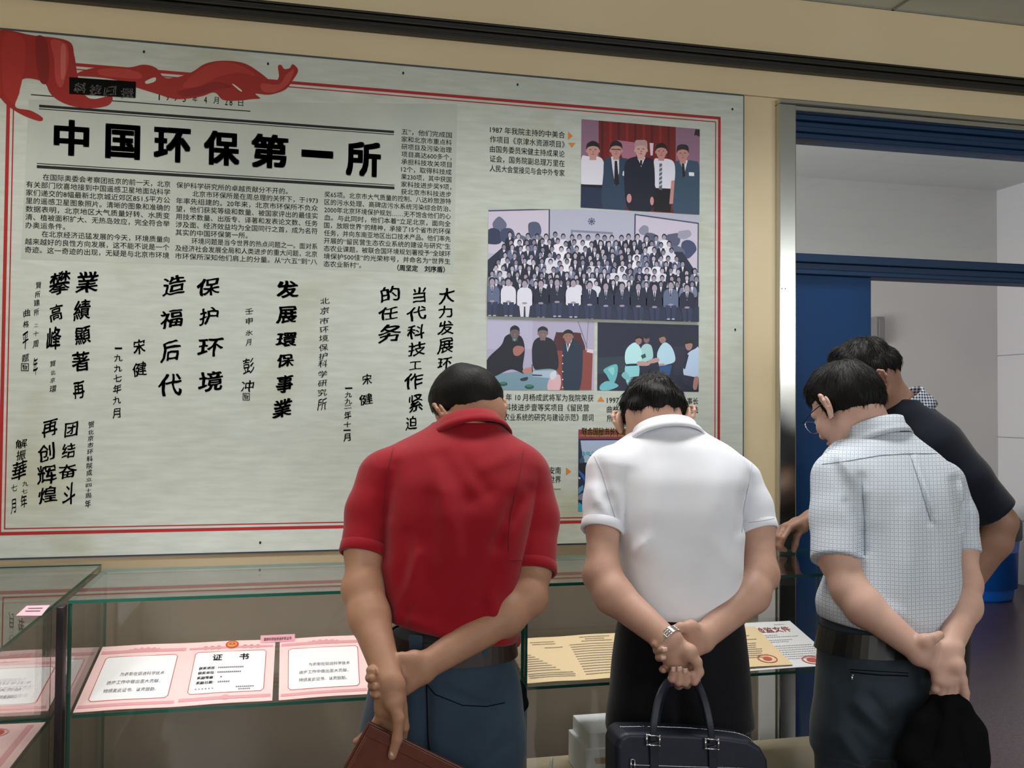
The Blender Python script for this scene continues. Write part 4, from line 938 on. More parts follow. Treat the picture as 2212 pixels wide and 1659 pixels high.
    def mesh(s):
        F = s.F; S = F < 0; nx, ny, nz = F.shape
        cnt = np.zeros((nx-1, ny-1, nz-1), np.uint8)
        offs = [(i, j, k) for i in (0, 1) for j in (0, 1) for k in (0, 1)]
        for i, j, k in offs: cnt += S[i:nx-1+i, j:ny-1+j, k:nz-1+k]
        I, J, K = np.nonzero((cnt > 0) & (cnt < 8)); m_ = len(I)
        V = np.stack([F[I+i, J+j, K+k] for i, j, k in offs], -1); P = np.zeros((m_, 3)); W_ = np.zeros(m_)
        for a in range(8):
            for ax in range(3):
                o = list(offs[a])
                if o[ax] == 1: continue
                o2 = o[:]; o2[ax] = 1; b_ = offs.index(tuple(o2)); fa, fb = V[:, a], V[:, b_]
                cr = (fa < 0) != (fb < 0); t = np.where(cr, fa/np.where(cr, fa-fb, 1), 0)
                q = np.tile(A_(*o), (m_, 1)); q[:, ax] = t; P += q*cr[:, None]; W_ += cr
        P = P/W_[:, None]; P = s.lo+s.h*(P+np.stack([I, J, K], -1))
        vid = np.full(cnt.shape, -1, np.int32); vid[I, J, K] = np.arange(m_)
        Q = []
        for ax in range(3):
            A = [slice(None)]*3; B = [slice(None)]*3; A[ax] = slice(0, -1); B[ax] = slice(1, None)
            c = S[tuple(A)] != S[tuple(B)]; idx = np.nonzero(c); inside = S[tuple(A)][idx]; o1, o2 = [(1, 2), (2, 0), (0, 1)][ax]
            ok = (idx[o1] > 0) & (idx[o2] > 0) & (idx[o1] < F.shape[o1]-1) & (idx[o2] < F.shape[o2]-1); idx = [i[ok] for i in idx]; inside = inside[ok]
            def cell(d1, d2):
                w = [i.copy() for i in idx]; w[o1] -= d1; w[o2] -= d2; return vid[w[0], w[1], w[2]]
            q = np.stack([cell(1, 1), cell(0, 1), cell(0, 0), cell(1, 0)], -1); q[~inside] = q[~inside][:, ::-1]; Q.append(q)
        Q = np.concatenate(Q); Q = Q[(Q >= 0).all(1)]
        # a little smoothing along the surface
        E = np.concatenate([Q[:, [0, 1]], Q[:, [1, 2]], Q[:, [2, 3]], Q[:, [3, 0]]])
        for lam in (.5, -.52):
            acc = np.zeros_like(P); n_ = np.zeros(m_); np.add.at(acc, E[:, 0], P[E[:, 1]]); np.add.at(acc, E[:, 1], P[E[:, 0]]); np.add.at(n_, E[:, 0], 1); np.add.at(n_, E[:, 1], 1)
            P = P+lam*(acc/np.maximum(n_, 1)[:, None]-P)
        return P, Q
    def build(s, name, mt, parent, data=None):
        P, Q = data or s.mesh(); me = bpy.data.meshes.new(name); o = A_(*parent_world(parent)); P = P-o
        me.vertices.add(len(P)); me.vertices.foreach_set('co', P.astype(np.float32).ravel())
        me.loops.add(len(Q)*4); me.loops.foreach_set('vertex_index', Q.astype(np.int32).ravel())
        me.polygons.add(len(Q)); me.polygons.foreach_set('loop_start', np.arange(0, len(Q)*4, 4, dtype=np.int32)); me.polygons.foreach_set('loop_total', np.full(len(Q), 4, np.int32))
        me.update(calc_edges=True); me.validate(); me.polygons.foreach_set('use_smooth', np.ones(len(me.polygons), bool)); me.materials.append(mt)
        return link(bpy.data.objects.new(name, me), parent)
def surface_of(o):
    w = A_(*parent_world(o)); me = o.data
    v = np.zeros(len(me.vertices)*3, np.float32); me.vertices.foreach_get('co', v); v = v.reshape(-1, 3)+w
    q = np.zeros(len(me.loops), np.int32); me.loops.foreach_get('vertex_index', q)
    return BVHTree.FromPolygons([tuple(p) for p in v.tolist()], q.reshape(-1, 4).tolist())
def onto(bvh, px, py, lift=.001):
    """where the sight line through that spot of the photograph meets a surface"""
    d = Vector(ray(px, py)).normalized(); h = bvh.ray_cast(Vector(CAM), d)
    if h[0] is None: return None
    return np.array(h[0])+np.array(h[1])*lift
def seam(bvh, pts, r, name, mt, parent, lift=.0005, sub=6):
    out = []
    for (x0, y0), (x1, y1) in zip(pts[:-1], pts[1:]):
        for i in range(sub):
            p = onto(bvh, x0+(x1-x0)*i/sub, y0+(y1-y0)*i/sub, lift)
            if p is not None: out.append(p)
    p = onto(bvh, *pts[-1], lift)
    if p is not None: out.append(p)
    if len(out) < 2: return None
    b = MB(); b.tube(out, r, 6); return b.build(name, mt, parent, smooth=True)

def prow(py, xl, xr, y, depth_, face):
    """a torso row measured on the photograph -> (z, cx, cy, half width, half depth, turn)"""
    P = at((xl+xr)/2, py, y); az = math.atan2(P[0]-CAM[0], P[1]-CAM[1]); h = (xr-xl)/2*depth(P)/FPX/max(math.cos(az-YAW), .5)*math.cos(az-YAW)
    th = face-az
    if abs(math.cos(th)) < .5: return (P[2], P[0], P[1], .155*min(depth_/.125, 1), h, face)
    a = math.sqrt(max(h*h-(depth_*math.sin(th))**2, 1e-5))/max(abs(math.cos(th)), .35)
    return (P[2], P[0], P[1], a, depth_, face)
def frame(az, pitch, roll):
    """forward, left, up for a head that faces az (to the right of the wall's normal), bent down by pitch, leaning to its left by roll"""
    f = A_(math.sin(az), math.cos(az), 0); l = A_(-math.cos(az), math.sin(az), 0); u = A_(0, 0, 1)
    f2 = math.cos(pitch)*f-math.sin(pitch)*u; u2 = math.cos(pitch)*u+math.sin(pitch)*f
    l3 = math.cos(roll)*l-math.sin(roll)*u2; u3 = math.cos(roll)*u2+math.sin(roll)*l
    return f2, l3, u3
SKIN = {}
def skin(name, c1, c2):
    mt = noisy(new_mat(name, c1, .5, spec=.35), c1, c2, (18, 18, 18), 5, .35, .7, bump=.25, bscale=420, bdist=.0008)
    mt.node_tree.nodes['Principled BSDF'].inputs['Subsurface Weight'].default_value = .08
    mt.node_tree.nodes['Principled BSDF'].inputs['Subsurface Radius'].default_value = (.01, .004, .002)
    return mt
def cloth(name, c1, c2, rough=.85, weave=900, bump=.25):
    mt = noisy(new_mat(name, c1, rough, spec=.15), c1, c2, (7, 7, 7), 4, .3, .7, bump=bump, bscale=weave, bdist=.0006)
    mt.node_tree.nodes['Principled BSDF'].inputs['Sheen Weight'].default_value = .15
    return mt
def hair_mat():
    mt = new_mat('black_hair', '#15120f', .55, spec=.18); b = mt.node_tree.nodes['Principled BSDF']
    tc = N(mt, 'ShaderNodeTexCoord'); mp = N(mt, 'ShaderNodeMapping'); mp.inputs['Scale'].default_value = (260, 260, 60); L(mt, tc, 'Object', mp, 'Vector')
    nz = N(mt, 'ShaderNodeTexNoise'); nz.inputs['Scale'].default_value = 1; nz.inputs['Detail'].default_value = 3; L(mt, mp, 'Vector', nz, 'Vector')
    bp = N(mt, 'ShaderNodeBump'); bp.inputs['Strength'].default_value = .5; bp.inputs['Distance'].default_value = .0015; L(mt, nz, 'Fac', bp, 'Height'); L(mt, bp, 'Normal', b, 'Normal')
    cr = N(mt, 'ShaderNodeValToRGB'); cr.color_ramp.elements[0].color = hexc('#080808'); cr.color_ramp.elements[1].color = hexc('#171513'); L(mt, nz, 'Fac', cr, 'Fac'); L(mt, cr, 'Color', b, 'Base Color')
    return mt
M['hair'] = hair_mat(); M['eye'] = new_mat('eye_white', '#d9d4cc', .2); M['dark'] = new_mat('dark_cloth', '#0a0b0e', .9, spec=.1); M['shoe'] = new_mat('black_shoe', '#121212', .35)

def head(S, c, fr, s=1.0, neck_to=None, neck_r=(.056, .062)):
    f, l, u = fr; P = lambda x, y, z: A_(*c)+s*(x*f+y*l+z*u); R = np.array([f, l, u])
    S.ell(P(-.006, 0, .004), R, A_(.092, .073, .086)*s, .01)
    S.ell(P(-.035, 0, -.01), R, A_(.062, .066, .07)*s, .02)
    S.ell(P(.03, 0, -.055), R, A_(.06, .057, .075)*s, .02)
    for q in (1, -1):
        S.cone(P(-.005, .052*q, -.07), P(.06, .018*q, -.118), .018*s, .016*s, .02)
        S.cone(P(.078, .012*q, -.004), P(.07, .042*q, -.006), .013*s, .011*s, .012)
        S.ell(P(.058, .042*q, -.05), R, A_(.024, .02, .022)*s, .016)
        S.ell(P(.094, .031*q, -.024), R, A_(.012, .014, .009)*s, .008, 's')
    S.cone(P(.066, 0, -.12), P(.072, 0, -.122), .017*s, .016*s, .015)
    S.cone(P(.088, 0, -.012), P(.106, 0, -.05), .007*s, .0115*s, .01)
    for q in (1, -1): S.ell(P(.095, .0125*q, -.055), R, A_(.011, .008, .008)*s, .006)
    S.ell(P(.087, 0, -.083), R, A_(.011, .024, .0062)*s, .005); S.ell(P(.085, 0, -.094), R, A_(.011, .02, .0066)*s, .005)
    for q in (1, -1):                                          # ears
        base = P(-.008, .0755*q, -.026); n_ = nrm(.75*q*l+.45*f); e1 = nrm(u-.18*f); e1 = nrm(e1-(e1@n_)*n_); e2 = np.cross(e1, n_)
        if e2@f > 0: e2 = -e2
        E = lambda a, b_, h_: base+s*(a*1.08*e2+b_*1.08*e1+h_*1.5*n_)
        S.ell(E(.011, 0, .004), np.array([e2, e1, n_]), A_(.016, .028, .0055)*s, .006)
        rim = [E(-.004, .004, .006), E(-.002, .022, .009), E(.008, .031, .011), E(.019, .026, .012), E(.024, .012, .012), E(.022, -.004, .011), E(.016, -.017, .009), E(.008, -.026, .007)]
        S.chain(rim, [.0035*s, .004*s, .0045*s, .0045*s, .0045*s, .004*s, .004*s, .0055*s], .004)
        S.ell(E(.008, -.001, .0105), np.array([e2, e1, n_]), A_(.0085, .014, .006)*s, .004, 's')
    if neck_to is not None:
        S.cone(P(-.03, 0, -.06), neck_to, neck_r[0], neck_r[1], .03)
    return P, R
def hair_part(name, c, fr, s, parent, back=-.062, side=-.022, front=.05, thick=(.012, .009, .014), seed=0, rough=.0022, freq=70, taper=.05, rise=.4, h=.0026, strands=2600, slen=.02, lift=.25):
    f, l, u = fr; P = lambda x, y, z: A_(*c)+s*(x*f+y*l+z*u); R = np.array([f, l, u]); c = A_(*c)
    S = Solid(c-.15*s, c+.15*s, h)
    S.ell(P(-.006, 0, .004), R, (A_(.092, .073, .086)+A_(*thick))*s, .01)
    S.ell(P(-.035, 0, -.01), R, (A_(.062, .066, .07)+A_(thick[0], thick[1], .004))*s, .02)
    S.ell(P(.02, 0, .04), R, (A_(.07, .06, .042)+A_(*thick)*.9)*s, .02)
    r = random.Random(seed); K = [(nrm(A_(r.gauss(0, 1), r.gauss(0, 1), r.gauss(0, 1)))*freq*r.uniform(.6, 1.9), r.uniform(0, 6.28)) for _ in range(12)]
    xs_, zs_ = [-.12, -.075, -.04, -.014, .012, .03, .055, .085, .12], [back-.004, back, back+.004, side-.014, side, .002, front-.012, front, front]
    def above(X, Y, Z):                                        # height over the hair line
        x, y, z = X-c[0], Y-c[1], Z-c[2]; lx = (x*f[0]+y*f[1]+z*f[2])/s; lz = (x*u[0]+y*u[1]+z*u[2])/s; ly = (x*l[0]+y*l[1]+z*l[2])/s
        zl = np.interp(lx.ravel(), xs_, zs_).reshape(lx.shape).astype(np.float32)
        zl = zl+np.clip((-lx-.012)/.03, 0, 1)*rise*np.maximum(np.abs(ly)-.022, 0)+.002*np.sin(ly*260+1)+.0015*np.sin(ly*410+lx*300)
        return (lz-zl)*s
    def noise(X, Y, Z):
        w = 0
        for k, ph in K: w = w+np.sin(k[0]*(X-c[0])+k[1]*(Y-c[1])+k[2]*(Z-c[2])+ph)
        t = np.clip(above(X, Y, Z)/taper, 0, 1); t = t*t*(3-2*t)
        return w*(rough/3.0)+(1-t)*(sum(thick)/3*s-.0012)
    S.blend(noise, S.lo, S.lo+S.h*S.n, 0, '+')
    g = S.sub(S.lo, S.lo+S.h*S.n); sl, X, Y, Z = g; d = -.8*above(X, Y, Z); k = .004; hh = np.maximum(k-np.abs(S.F[sl]-d), 0)/k; S.F[sl] = np.maximum(S.F[sl], d)+hh*hh*k*.25
    for q in (1, -1): S.ell(P(.004, .088*q, -.032), R, A_(.024, .018, .032)*s, .004, 's')
    V, Q = S.mesh()
    # single strands lying over the cut, from the whorl outwards
    nr = np.zeros_like(V); e = np.cross(V[Q[:, 2]]-V[Q[:, 0]], V[Q[:, 3]]-V[Q[:, 1]])
    for k in range(4): np.add.at(nr, Q[:, k], e)
    nr /= np.linalg.norm(nr, axis=1)[:, None]+1e-12
    out = (nr*(V-c)).sum(1) > .35*np.linalg.norm(V-c, axis=1); idx = np.nonzero(out)[0]; wh = P(-.06, .0, .085); rr = np.random.default_rng(seed)
    pick = rr.choice(idx, strands); p0 = V[pick]; n0 = nr[pick]; d = p0-wh; d -= (d*n0).sum(1)[:, None]*n0; d += rr.normal(0, .012, d.shape)-u*.012; d -= (d*n0).sum(1)[:, None]*n0; d /= np.linalg.norm(d, axis=1)[:, None]+1e-9
    sd = np.cross(d, n0); L_ = slen*rr.uniform(.5, 1.3, strands)[:, None]; nv = len(V); VV = [V]; QQ = [Q]; segs = 4
    for i in range(segs+1):
        t = i/segs; ctr = p0-n0*.0012+d*L_*t+n0*(L_*lift*(t-.62*t*t)); w = .0011*(1-t*.85)
        VV += [ctr+sd*w, ctr+n0*w*1.2, ctr-sd*w]
    for i in range(segs):
        for a in range(2):
            A1 = nv+(3*i+a)*strands+np.arange(strands); QQ.append(np.stack([A1, A1+strands, A1+4*strands, A1+3*strands], -1))
    return S.build('hair', M['hair'], parent, data=(np.concatenate(VV), np.concatenate(QQ)))
def eyes(P, R, s, parent):
    for q in (1, -1):
        c = P(.077, .031*q, -.024); b = MB(); b.ball(tuple(c), .0115*s, 16, 10); o = b.build('eye', M['eye'], parent, smooth=True)
        b = MB(); f = R[0]; b.tube([c+f*.0095*s, c+f*.0118*s], [.0052*s, .0035*s], 12); b.build('iris', M['rubber'], o, smooth=True)
def hand(S, w, mcps, fingers, thumb, pad, wr=.027, fr=(.0092, .0088, .0082, .0072), k=.004, palm_k=.016):
    """w wrist, mcps four knuckles, fingers lists of joints beyond each knuckle, thumb list of joints from its base, pad: direction the palm faces"""
    w = A_(*w); mc = [A_(*p) for p in mcps]; pad = nrm(A_(*pad)); across = nrm(mc[0]-mc[3])
    for i, p in enumerate(mc):
        st = w+across*(.017, .006, -.006, -.016)[i]*.9
        S.cone(st, p, .0165, .0115, palm_k, flat=None)
    for i in range(3): S.cone(w*.45+mc[i]*.55, w*.45+mc[i+1]*.55, .0135, .0135, .012)
    th = [A_(*p) for p in thumb]
    S.cone(w*.75+mc[0]*.25, th[0], .017, .0155, .014); S.cone(th[0]+pad*.003, w*.4+mc[1]*.6+pad*.006, .014, .012, .015)
    S.cone(w*.7+mc[3]*.3+pad*.006, w*.25+mc[3]*.75+pad*.004, .013, .011, .012)
    S.chain(th, [.0145, .0112, .0102, .0088][:len(th)], .005)
    for i, fg in enumerate(fingers):
        pts = [mc[i]]+[A_(*p) for p in fg]; r0 = fr[i if i < 3 else 3] if False else (.0094, .0097, .0093, .0083)[i]
        rs = [r0+.0012]+[r0*(1, .92, .8)[j] for j in range(len(fg))]
        S.chain(pts, rs, k)
def nails(lst, parent):
    """lst: (tip, direction along the finger, outward) """
    b = None
    for t, d, o in lst:
        d = nrm(A_(*d)); o = nrm(A_(*o)); x = nrm(np.cross(d, o)); t = A_(*t); V = []; F = []
        for j in range(5):
            for i in range(5):
                a = (i-2)/2*.0052; q = (j-2)/2*.0056; V.append(tuple(t+x*a+d*q+o*(.0009-.0022*(i-2)**2/4)))
        for j in range(4):
            for i in range(4): n = j*5+i; F.append((n, n+1, n+6, n+5))
        ob = from_data('fingernail', V, F, M['nail'], parent, smooth=True); sd = ob.modifiers.new('thick', 'SOLIDIFY'); sd.thickness = .0008; sd.offset = 0
M['nail'] = new_mat('fingernail', '#d9b3a6', .3)
def sleeves(S, lst, k=.035, wall=.005, reach=.016):
    """short open sleeves, each (shoulder, middle, hem, radii), blended into the torso"""
    for sh, mid, hem, rs, *more in lst:
        T = Solid.__new__(Solid); T.h, T.lo, T.n, T.ax = S.h, S.lo, S.n, S.ax; T.F = np.full(S.F.shape, .08, np.float32); sh, mid, hem = A_(*sh), A_(*mid), A_(*hem); d = nrm(hem-mid)
        T.cone(sh, mid, rs[0], rs[1], .03); T.cone(mid, hem+d*.03, rs[1], rs[2], .02); m_ = rs[2]+.05
        if more: more[0](T)
        T.cut(hem, d, .003, hem-m_, hem+m_)
        h = np.maximum(k-np.abs(S.F-T.F), 0)/k; h = h*np.clip(1-((S.ax[0][:, None, None]-sh[0])*d[0]+(S.ax[1][None, :, None]-sh[1])*d[1]+(S.ax[2][None, None, :]-sh[2])*d[2])/np.linalg.norm(hem-sh)*1.15, 0, 1)
        S.F = (np.minimum(S.F, T.F)-h*h*k*.25).astype(np.float32)
def creases(S, items, y_c, face):
    """folds of the cloth on the near side: (p, q, width, height, y) in photograph coordinates; height > 0 ridge, < 0 furrow"""
    for (a, b_, w, hgt, y) in items:
        A, B = at(*a, y), at(*b_, y); az = math.atan2(A[0]-CAM[0], A[1]-CAM[1]); ux, uy = math.cos(az), -math.sin(az)
        au, bu = A[0]*ux+A[1]*uy, B[0]*ux+B[1]*uy; az_, bz = A[2], B[2]; L2 = (bu-au)**2+(bz-az_)**2
        def fn(X, Y, Z):
            U = X*ux+Y*uy; t = np.clip(((U-au)*(bu-au)+(Z-az_)*(bz-az_))/L2, 0, 1); d2 = (U-au-t*(bu-au))**2+(Z-az_-t*(bz-az_))**2
            near = 1/(1+np.exp(((X-A[0])*math.sin(az)+(Y-A[1])*math.cos(az)-.06)/.02)); return (-1.7*hgt*np.exp(-d2/w**2)*(1-.25*np.abs(2*t-1))*near).astype(np.float32)
        lo = np.minimum(A, B)-A_(3*w, .22, 3*w); hi = np.maximum(A, B)+A_(3*w, .2, 3*w); S.blend(fn, lo, hi, 0, '+')
def wrinkle(S, amp, seed, freq=(9, 9, 14)):
    r = random.Random(seed); K = [(A_(r.uniform(-1, 1)*freq[0], r.uniform(-1, 1)*freq[1], r.uniform(-1, 1)*freq[2]), r.uniform(0, 6.28)) for _ in range(6)]
    def fn(X, Y, Z):
        w = 0
        for k, ph in K: w = w+np.sin(k[0]*X*2+k[1]*Y*2+k[2]*Z*2+ph)
        return w*(amp/2.5)
    S.blend(fn, S.lo, S.lo+S.h*S.n, 0, '+')
def band(name, rows, z0, z1, off, mt, parent, tilt=0.0, thick=.004, face=None, n=48, wob=0.0):
    """a belt round the waist following the torso rows"""
    r = np.array(sorted(rows)); V, F = [], []
    def ring(z, o_):
        cx, cy, a, b_, t = (np.interp(z, r[:, 0], r[:, j]) for j in range(1, 6)); out = []
        for i in range(n):
            q = 2*math.pi*i/n; cu, sv = math.cos(q), math.sin(q); u = np.sign(cu)*abs(cu)**(2/2.3)*(a+o_); v = np.sign(sv)*abs(sv)**(2/2.3)*(b_+o_)
            out.append((cx+u*math.cos(t)+v*math.sin(t), cy-u*math.sin(t)+v*math.cos(t), z+tilt*v))
        return out
    for z, o_ in ((z0, off), (z0, off+thick), (z1, off+thick), (z1, off)): V += ring(z, o_)
    for j in range(4):
        for i in range(n): a = j*n+i; c = j*n+(i+1) % n; d = ((j+1) % 4)*n; F.append((a, c, d+(i+1) % n, d+i))
    return from_data(name, V, F, mt, parent, smooth=False)
def collar(name, c, axis, fwd, ra, rb, height, mt, parent, fold=.012, gap=.5, thick=.0035, flare=.012, drop=0.0, n=56, stand=0.0):
    """a turned-down collar: ring open at the front, folded over to the outside"""
    ax = nrm(A_(*axis)); f = A_(*fwd); f = nrm(f-(f@ax)*ax); s = np.cross(ax, f); c = A_(*c); V, F = [], []
    prof = [(-.012, height*.15), (-.003, height*.55), (0, height*.9), (.004, height), (.0085, height*.93), (fold*.8, height*.5), (fold+flare*.6, height*.12), (fold+flare, -drop), (fold+flare-.003, -drop-.001), (fold*.8-.003, height*.3), (.003, height*.75)]
    m_ = len(prof)
    for i in range(n+1):
        t = gap/2+(2*math.pi-gap)*i/n
        e = min(i, n-i)/n; dip = 1-.25*math.exp(-(e/.12)**2)
        for o_, hh in prof:
            V.append(tuple(c+f*(rb+o_)*math.cos(t)+s*(ra+o_)*math.sin(t)+ax*(hh*dip if hh > 0 else hh)))
    for i in range(n):
        for j in range(m_): a = i*m_+j; b_ = i*m_+(j+1) % m_; F.append((a, b_, b_+m_, a+m_))
    F.append(tuple(range(m_))[::-1]); F.append(tuple(n*m_+k for k in range(m_)))
    return from_data(name, V, F, mt, parent, smooth=True)
def shoe(c, az, parent):
    f = A_(math.sin(az), math.cos(az), 0); l = A_(-math.cos(az), math.sin(az), 0); R = np.array([f, l, A_(0, 0, 1)]); c = A_(c[0], c[1], 0)
    S = Solid(c-A_(.25, .25, .02), c+A_(.25, .25, .16), .005)
    S.ell(c+f*.10+A_(0, 0, .032), R, (.095, .048, .036), .01); S.ell(c-f*.03+A_(0, 0, .04), R, (.07, .038, .045), .04); S.cone(c-f*.03+A_(0, 0, .05), c-f*.03+A_(0, 0, .11), .042, .045, .03)
    S.cut(c, (0, 0, -1), .004); return S.build('shoe', M['shoe'], parent)
def trousers(rows, legs, mt, parent, h=.006, folds=(), wr=.0025, seed=1, crotch=None, n=2.3, extra=None, kleg=.045):
    """rows from the waist down to the crotch, legs: [(hip, knee, ankle, radii)]"""
    r = np.array(rows); xs = [l[i][0] for l in legs for i in range(3)]; ys = [l[i][1] for l in legs for i in range(3)]
    lo = A_(min(min(xs)-.16, (r[:, 1]-r[:, 3]).min()-.06), min(min(ys), r[:, 2].min())-.26, .02); hi = A_(max(max(xs)+.16, (r[:, 1]+r[:, 3]).max()+.06), max(max(ys), r[:, 2].max())+.26, r[:, 0].max()+.03)
    S = Solid(lo, hi, h); S.loft(rows, .03, n=n)
    for hip, knee, ank, rs in legs:
        S.cone(hip, knee, rs[0], rs[1], kleg); S.cone(knee, ank, rs[1], rs[2], .03)
    S.cut((0, 0, .045), (0, 0, -1), .004)
    if extra: extra(S)
    creases(S, folds, 0, 0); wrinkle(S, wr, seed, (7, 7, 12))
    return S.build('trousers', mt, parent)

def cuffs(shirt, lst, mt, w=.024):
    """ribbed bands closing the sleeves"""
    for (sh, mid, hem), r in lst:
        hem = A_(*hem); d = nrm(hem-A_(*mid)); x = nrm(np.cross(d, A_(0, 1, 0))); y = np.cross(d, x); V, F = [], []; n = 64; prof = [(0, .0014), (.002, .0026), (w-.002, .0026), (w, .001), (w, -.004), (w-.012, -.0045)]
        for i in range(n):
            t = 2*math.pi*i/n; rb = .0004*(i % 2)
            for a, o in prof: q = hem-d*(w-.004-a)+(x*math.cos(t)+y*math.sin(t))*(r+o-(rb if o > 0 else 0)); V.append(tuple(q))
        m_ = len(prof)
        for i in range(n):
            for j in range(m_-1): a = i*m_+j; c = ((i+1) % n)*m_+j; F.append((a, c, c+1, a+1))
        from_data('cuff', V, F, mt, shirt, smooth=True)

# ------------------------------------------------------------------ the four visitors
def pts(lst): return [at(*p) for p in lst]
def person(loc, label):
    e = empty('person', (loc[0], loc[1], 0)); tag(e, label, 'person', 'visitors bending over the display cases'); return e
def bounds(P, pad): P = np.array(P); return P.min(0)-pad, P.max(0)+pad
def legset(hipL, hipR, ykn, yan, spread, rs, face):
    out = []
    for hp, sg in ((hipL, -1), (hipR, 1)):
        out.append((hp, A_(hp[0]+sg*.012, ykn, .48), A_(hp[0]+sg*spread, yan, .07), rs))
    return out

M['skinA'] = skin('skin_tan', '#a57a62', '#b2866d'); M['skinB'] = skin('skin_fair', '#bb9280', '#c79e8b'); M['skinC'] = skin('skin_pale', '#c79f8f', '#d2ab9b'); M['skinD'] = skin('skin_brown', '#94705f', '#a07a68')
M['redshirt'] = cloth('red_polo_cloth', '#8a0f1c', '#981423'); M['whiteshirt'] = cloth('white_polo_cloth', '#e3e5ee', '#eceef4', bump=.15); M['navyshirt'] = cloth('navy_polo_cloth', '#10141f', '#171c2a')
M['bluetrouser'] = cloth('slate_trouser_cloth', '#2b3a4a', '#344454', .8); M['blacktrouser'] = cloth('black_trouser_cloth', '#0b0c12', '#111219', .8); M['greytrouser'] = cloth('charcoal_trouser_cloth', '#2a333d', '#343f4a', .7)
M['belt'] = new_mat('brown_belt', '#24120f', .55); M['beltblack'] = new_mat('black_belt', '#0b0c0f', .4)
M['leather'] = noisy(new_mat('brown_leather', '#5a2a1c', .38), '#55271a', '#642f20', (30, 30, 30), 4, bump=.2, bscale=350, bdist=.001)
M['navybag'] = noisy(new_mat('navy_bag_cloth', '#11182a', .5), '#0f1525', '#151d31', (40, 40, 40), 3, bump=.3, bscale=700, bdist=.0008)
def checked(name, base, line, pitch, width, az, dash=.5, dashp=.0045, rough=.85, solid=False):
    mt = new_mat(name, base, rough, spec=.15); b = mt.node_tree.nodes['Principled BSDF']
    tc = N(mt, 'ShaderNodeTexCoord'); mp = N(mt, 'ShaderNodeMapping'); mp.inputs['Rotation'].default_value = (0, 0, az); L(mt, tc, 'Object', mp, 'Vector')
    sp = N(mt, 'ShaderNodeSeparateXYZ'); L(mt, mp, 'Vector', sp, 'Vector')
    def m2(op, a, v=None, c=None):
        n = N(mt, 'ShaderNodeMath', operation=op); mt.node_tree.links.new(a, n.inputs[0])
        if c is not None: mt.node_tree.links.new(c, n.inputs[1])
        elif v is not None: n.inputs[1].default_value = v
        return n.outputs[0]
    # a little waviness so that the grid follows the cloth
    u0, w0 = sp.outputs['X'], sp.outputs['Z']
    def line_(c, other):
        f = m2('FRACT', m2('DIVIDE', c, pitch)); on = m2('LESS_THAN', f, width)
        if solid: return on
        d = m2('LESS_THAN', m2('FRACT', m2('DIVIDE', other, dashp)), dash); return m2('MULTIPLY', on, c=d)
    mx = m2('MAXIMUM', line_(u0, w0), c=line_(w0, u0))
    if solid: mx = m2('MULTIPLY', m2('ADD', line_(u0, w0), c=line_(w0, u0)), .5)
    mix = N(mt, 'ShaderNodeMix', data_type='RGBA'); mix.inputs[6].default_value = hexc(base); mix.inputs[7].default_value = hexc(line)
    mt.node_tree.links.new(mx, mix.inputs[0]); mt.node_tree.links.new(mix.outputs[2], b.inputs['Base Color'])
    return mt
M['plaid'] = checked('fine_checked_cloth', '#ced5e0', '#76858f', .0092, .16, .6, .5, .0046)
M['gingham'] = checked('checked_collar_cloth', '#b9c0cc', '#151b2c', .009, .5, .5, solid=True)

# ---------------- the man in the red polo shirt
FA = .1
p = person(at(980, 1500, -1.0), 'man in red polo shirt and slate trousers holding a brown leather folder behind him')
rows = [prow(*q, FA) for q in ((913, 944, 1078, -.872, .080), (942, 890, 1108, -.885, .092), (960, 845, 1140, -.9, .105), (990, 815, 1155, -.915, .115), (1035, 812, 1158, -.94, .125), (1100, 812, 1152, -.965, .13), (1200, 816, 1132, -.99, .13), (1290, 832, 1122, -1.0, .127), (1350, 838, 1116, -1.0, .128), (1420, 836, 1114, -1.0, .128))]
hc = at(1004, 876, -.80); fr = frame(-.4, .70, .14)
aL = pts([(832, 1034, -.93), (786, 1190, -.992), (785, 1270, -1.03), (797, 1330, -1.07), (841, 1472, -1.205)]); aR = pts([(1122, 1040, -.93), (1147, 1230, -1.012), (1137, 1288, -1.05), (1090, 1330, -1.08), (916, 1441, -1.16)])
lo, hi = bounds(aL+aR+[hc, at(850, 1640, -1.2), at(1000, 800, -.7)], .11)
S = Solid(lo, hi, .003); S.loft(rows, .02, grow=-.022, ztop=rows[0][0]-.02, zbot=at(980, 1325, -1)[2])
S.chain(aL, [.05, .0395, .0405, .0425, .0265], .02); S.chain(aR, [.05, .044, .043, .0435, .0275], .02)
S.cone(aL[2]+A_(-.012, .0, -.004), aL[2]+A_(-.012, 0, -.005), .03, .03, .02); S.cone(aR[2]+A_(.016, 0, -.012), aR[2]+A_(.016, 0, -.013), .026, .026, .02)
HP, HR = head(S, hc, fr, 1.0, at(1008, 940, -.865), (.056, .058))
hand(S, at(842, 1478, -1.207), pts([(872, 1570, -1.20), (856, 1568, -1.182), (838, 1560, -1.178), (822, 1546, -1.178)]),
     [pts([(868, 1600, -1.178), (846, 1622, -1.172), (828, 1636, -1.172)]), pts([(838, 1605, -1.17), (812, 1625, -1.17), (792, 1636, -1.17)]), pts([(820, 1592, -1.17), (798, 1612, -1.17), (776, 1620, -1.17)]), pts([(802, 1575, -1.172), (784, 1592, -1.17), (769, 1602, -1.172)])],
     pts([(851, 1515, -1.222), (861, 1552, -1.236), (858, 1596, -1.238), (847, 1632, -1.234)]), (-.6, -.7, 0))
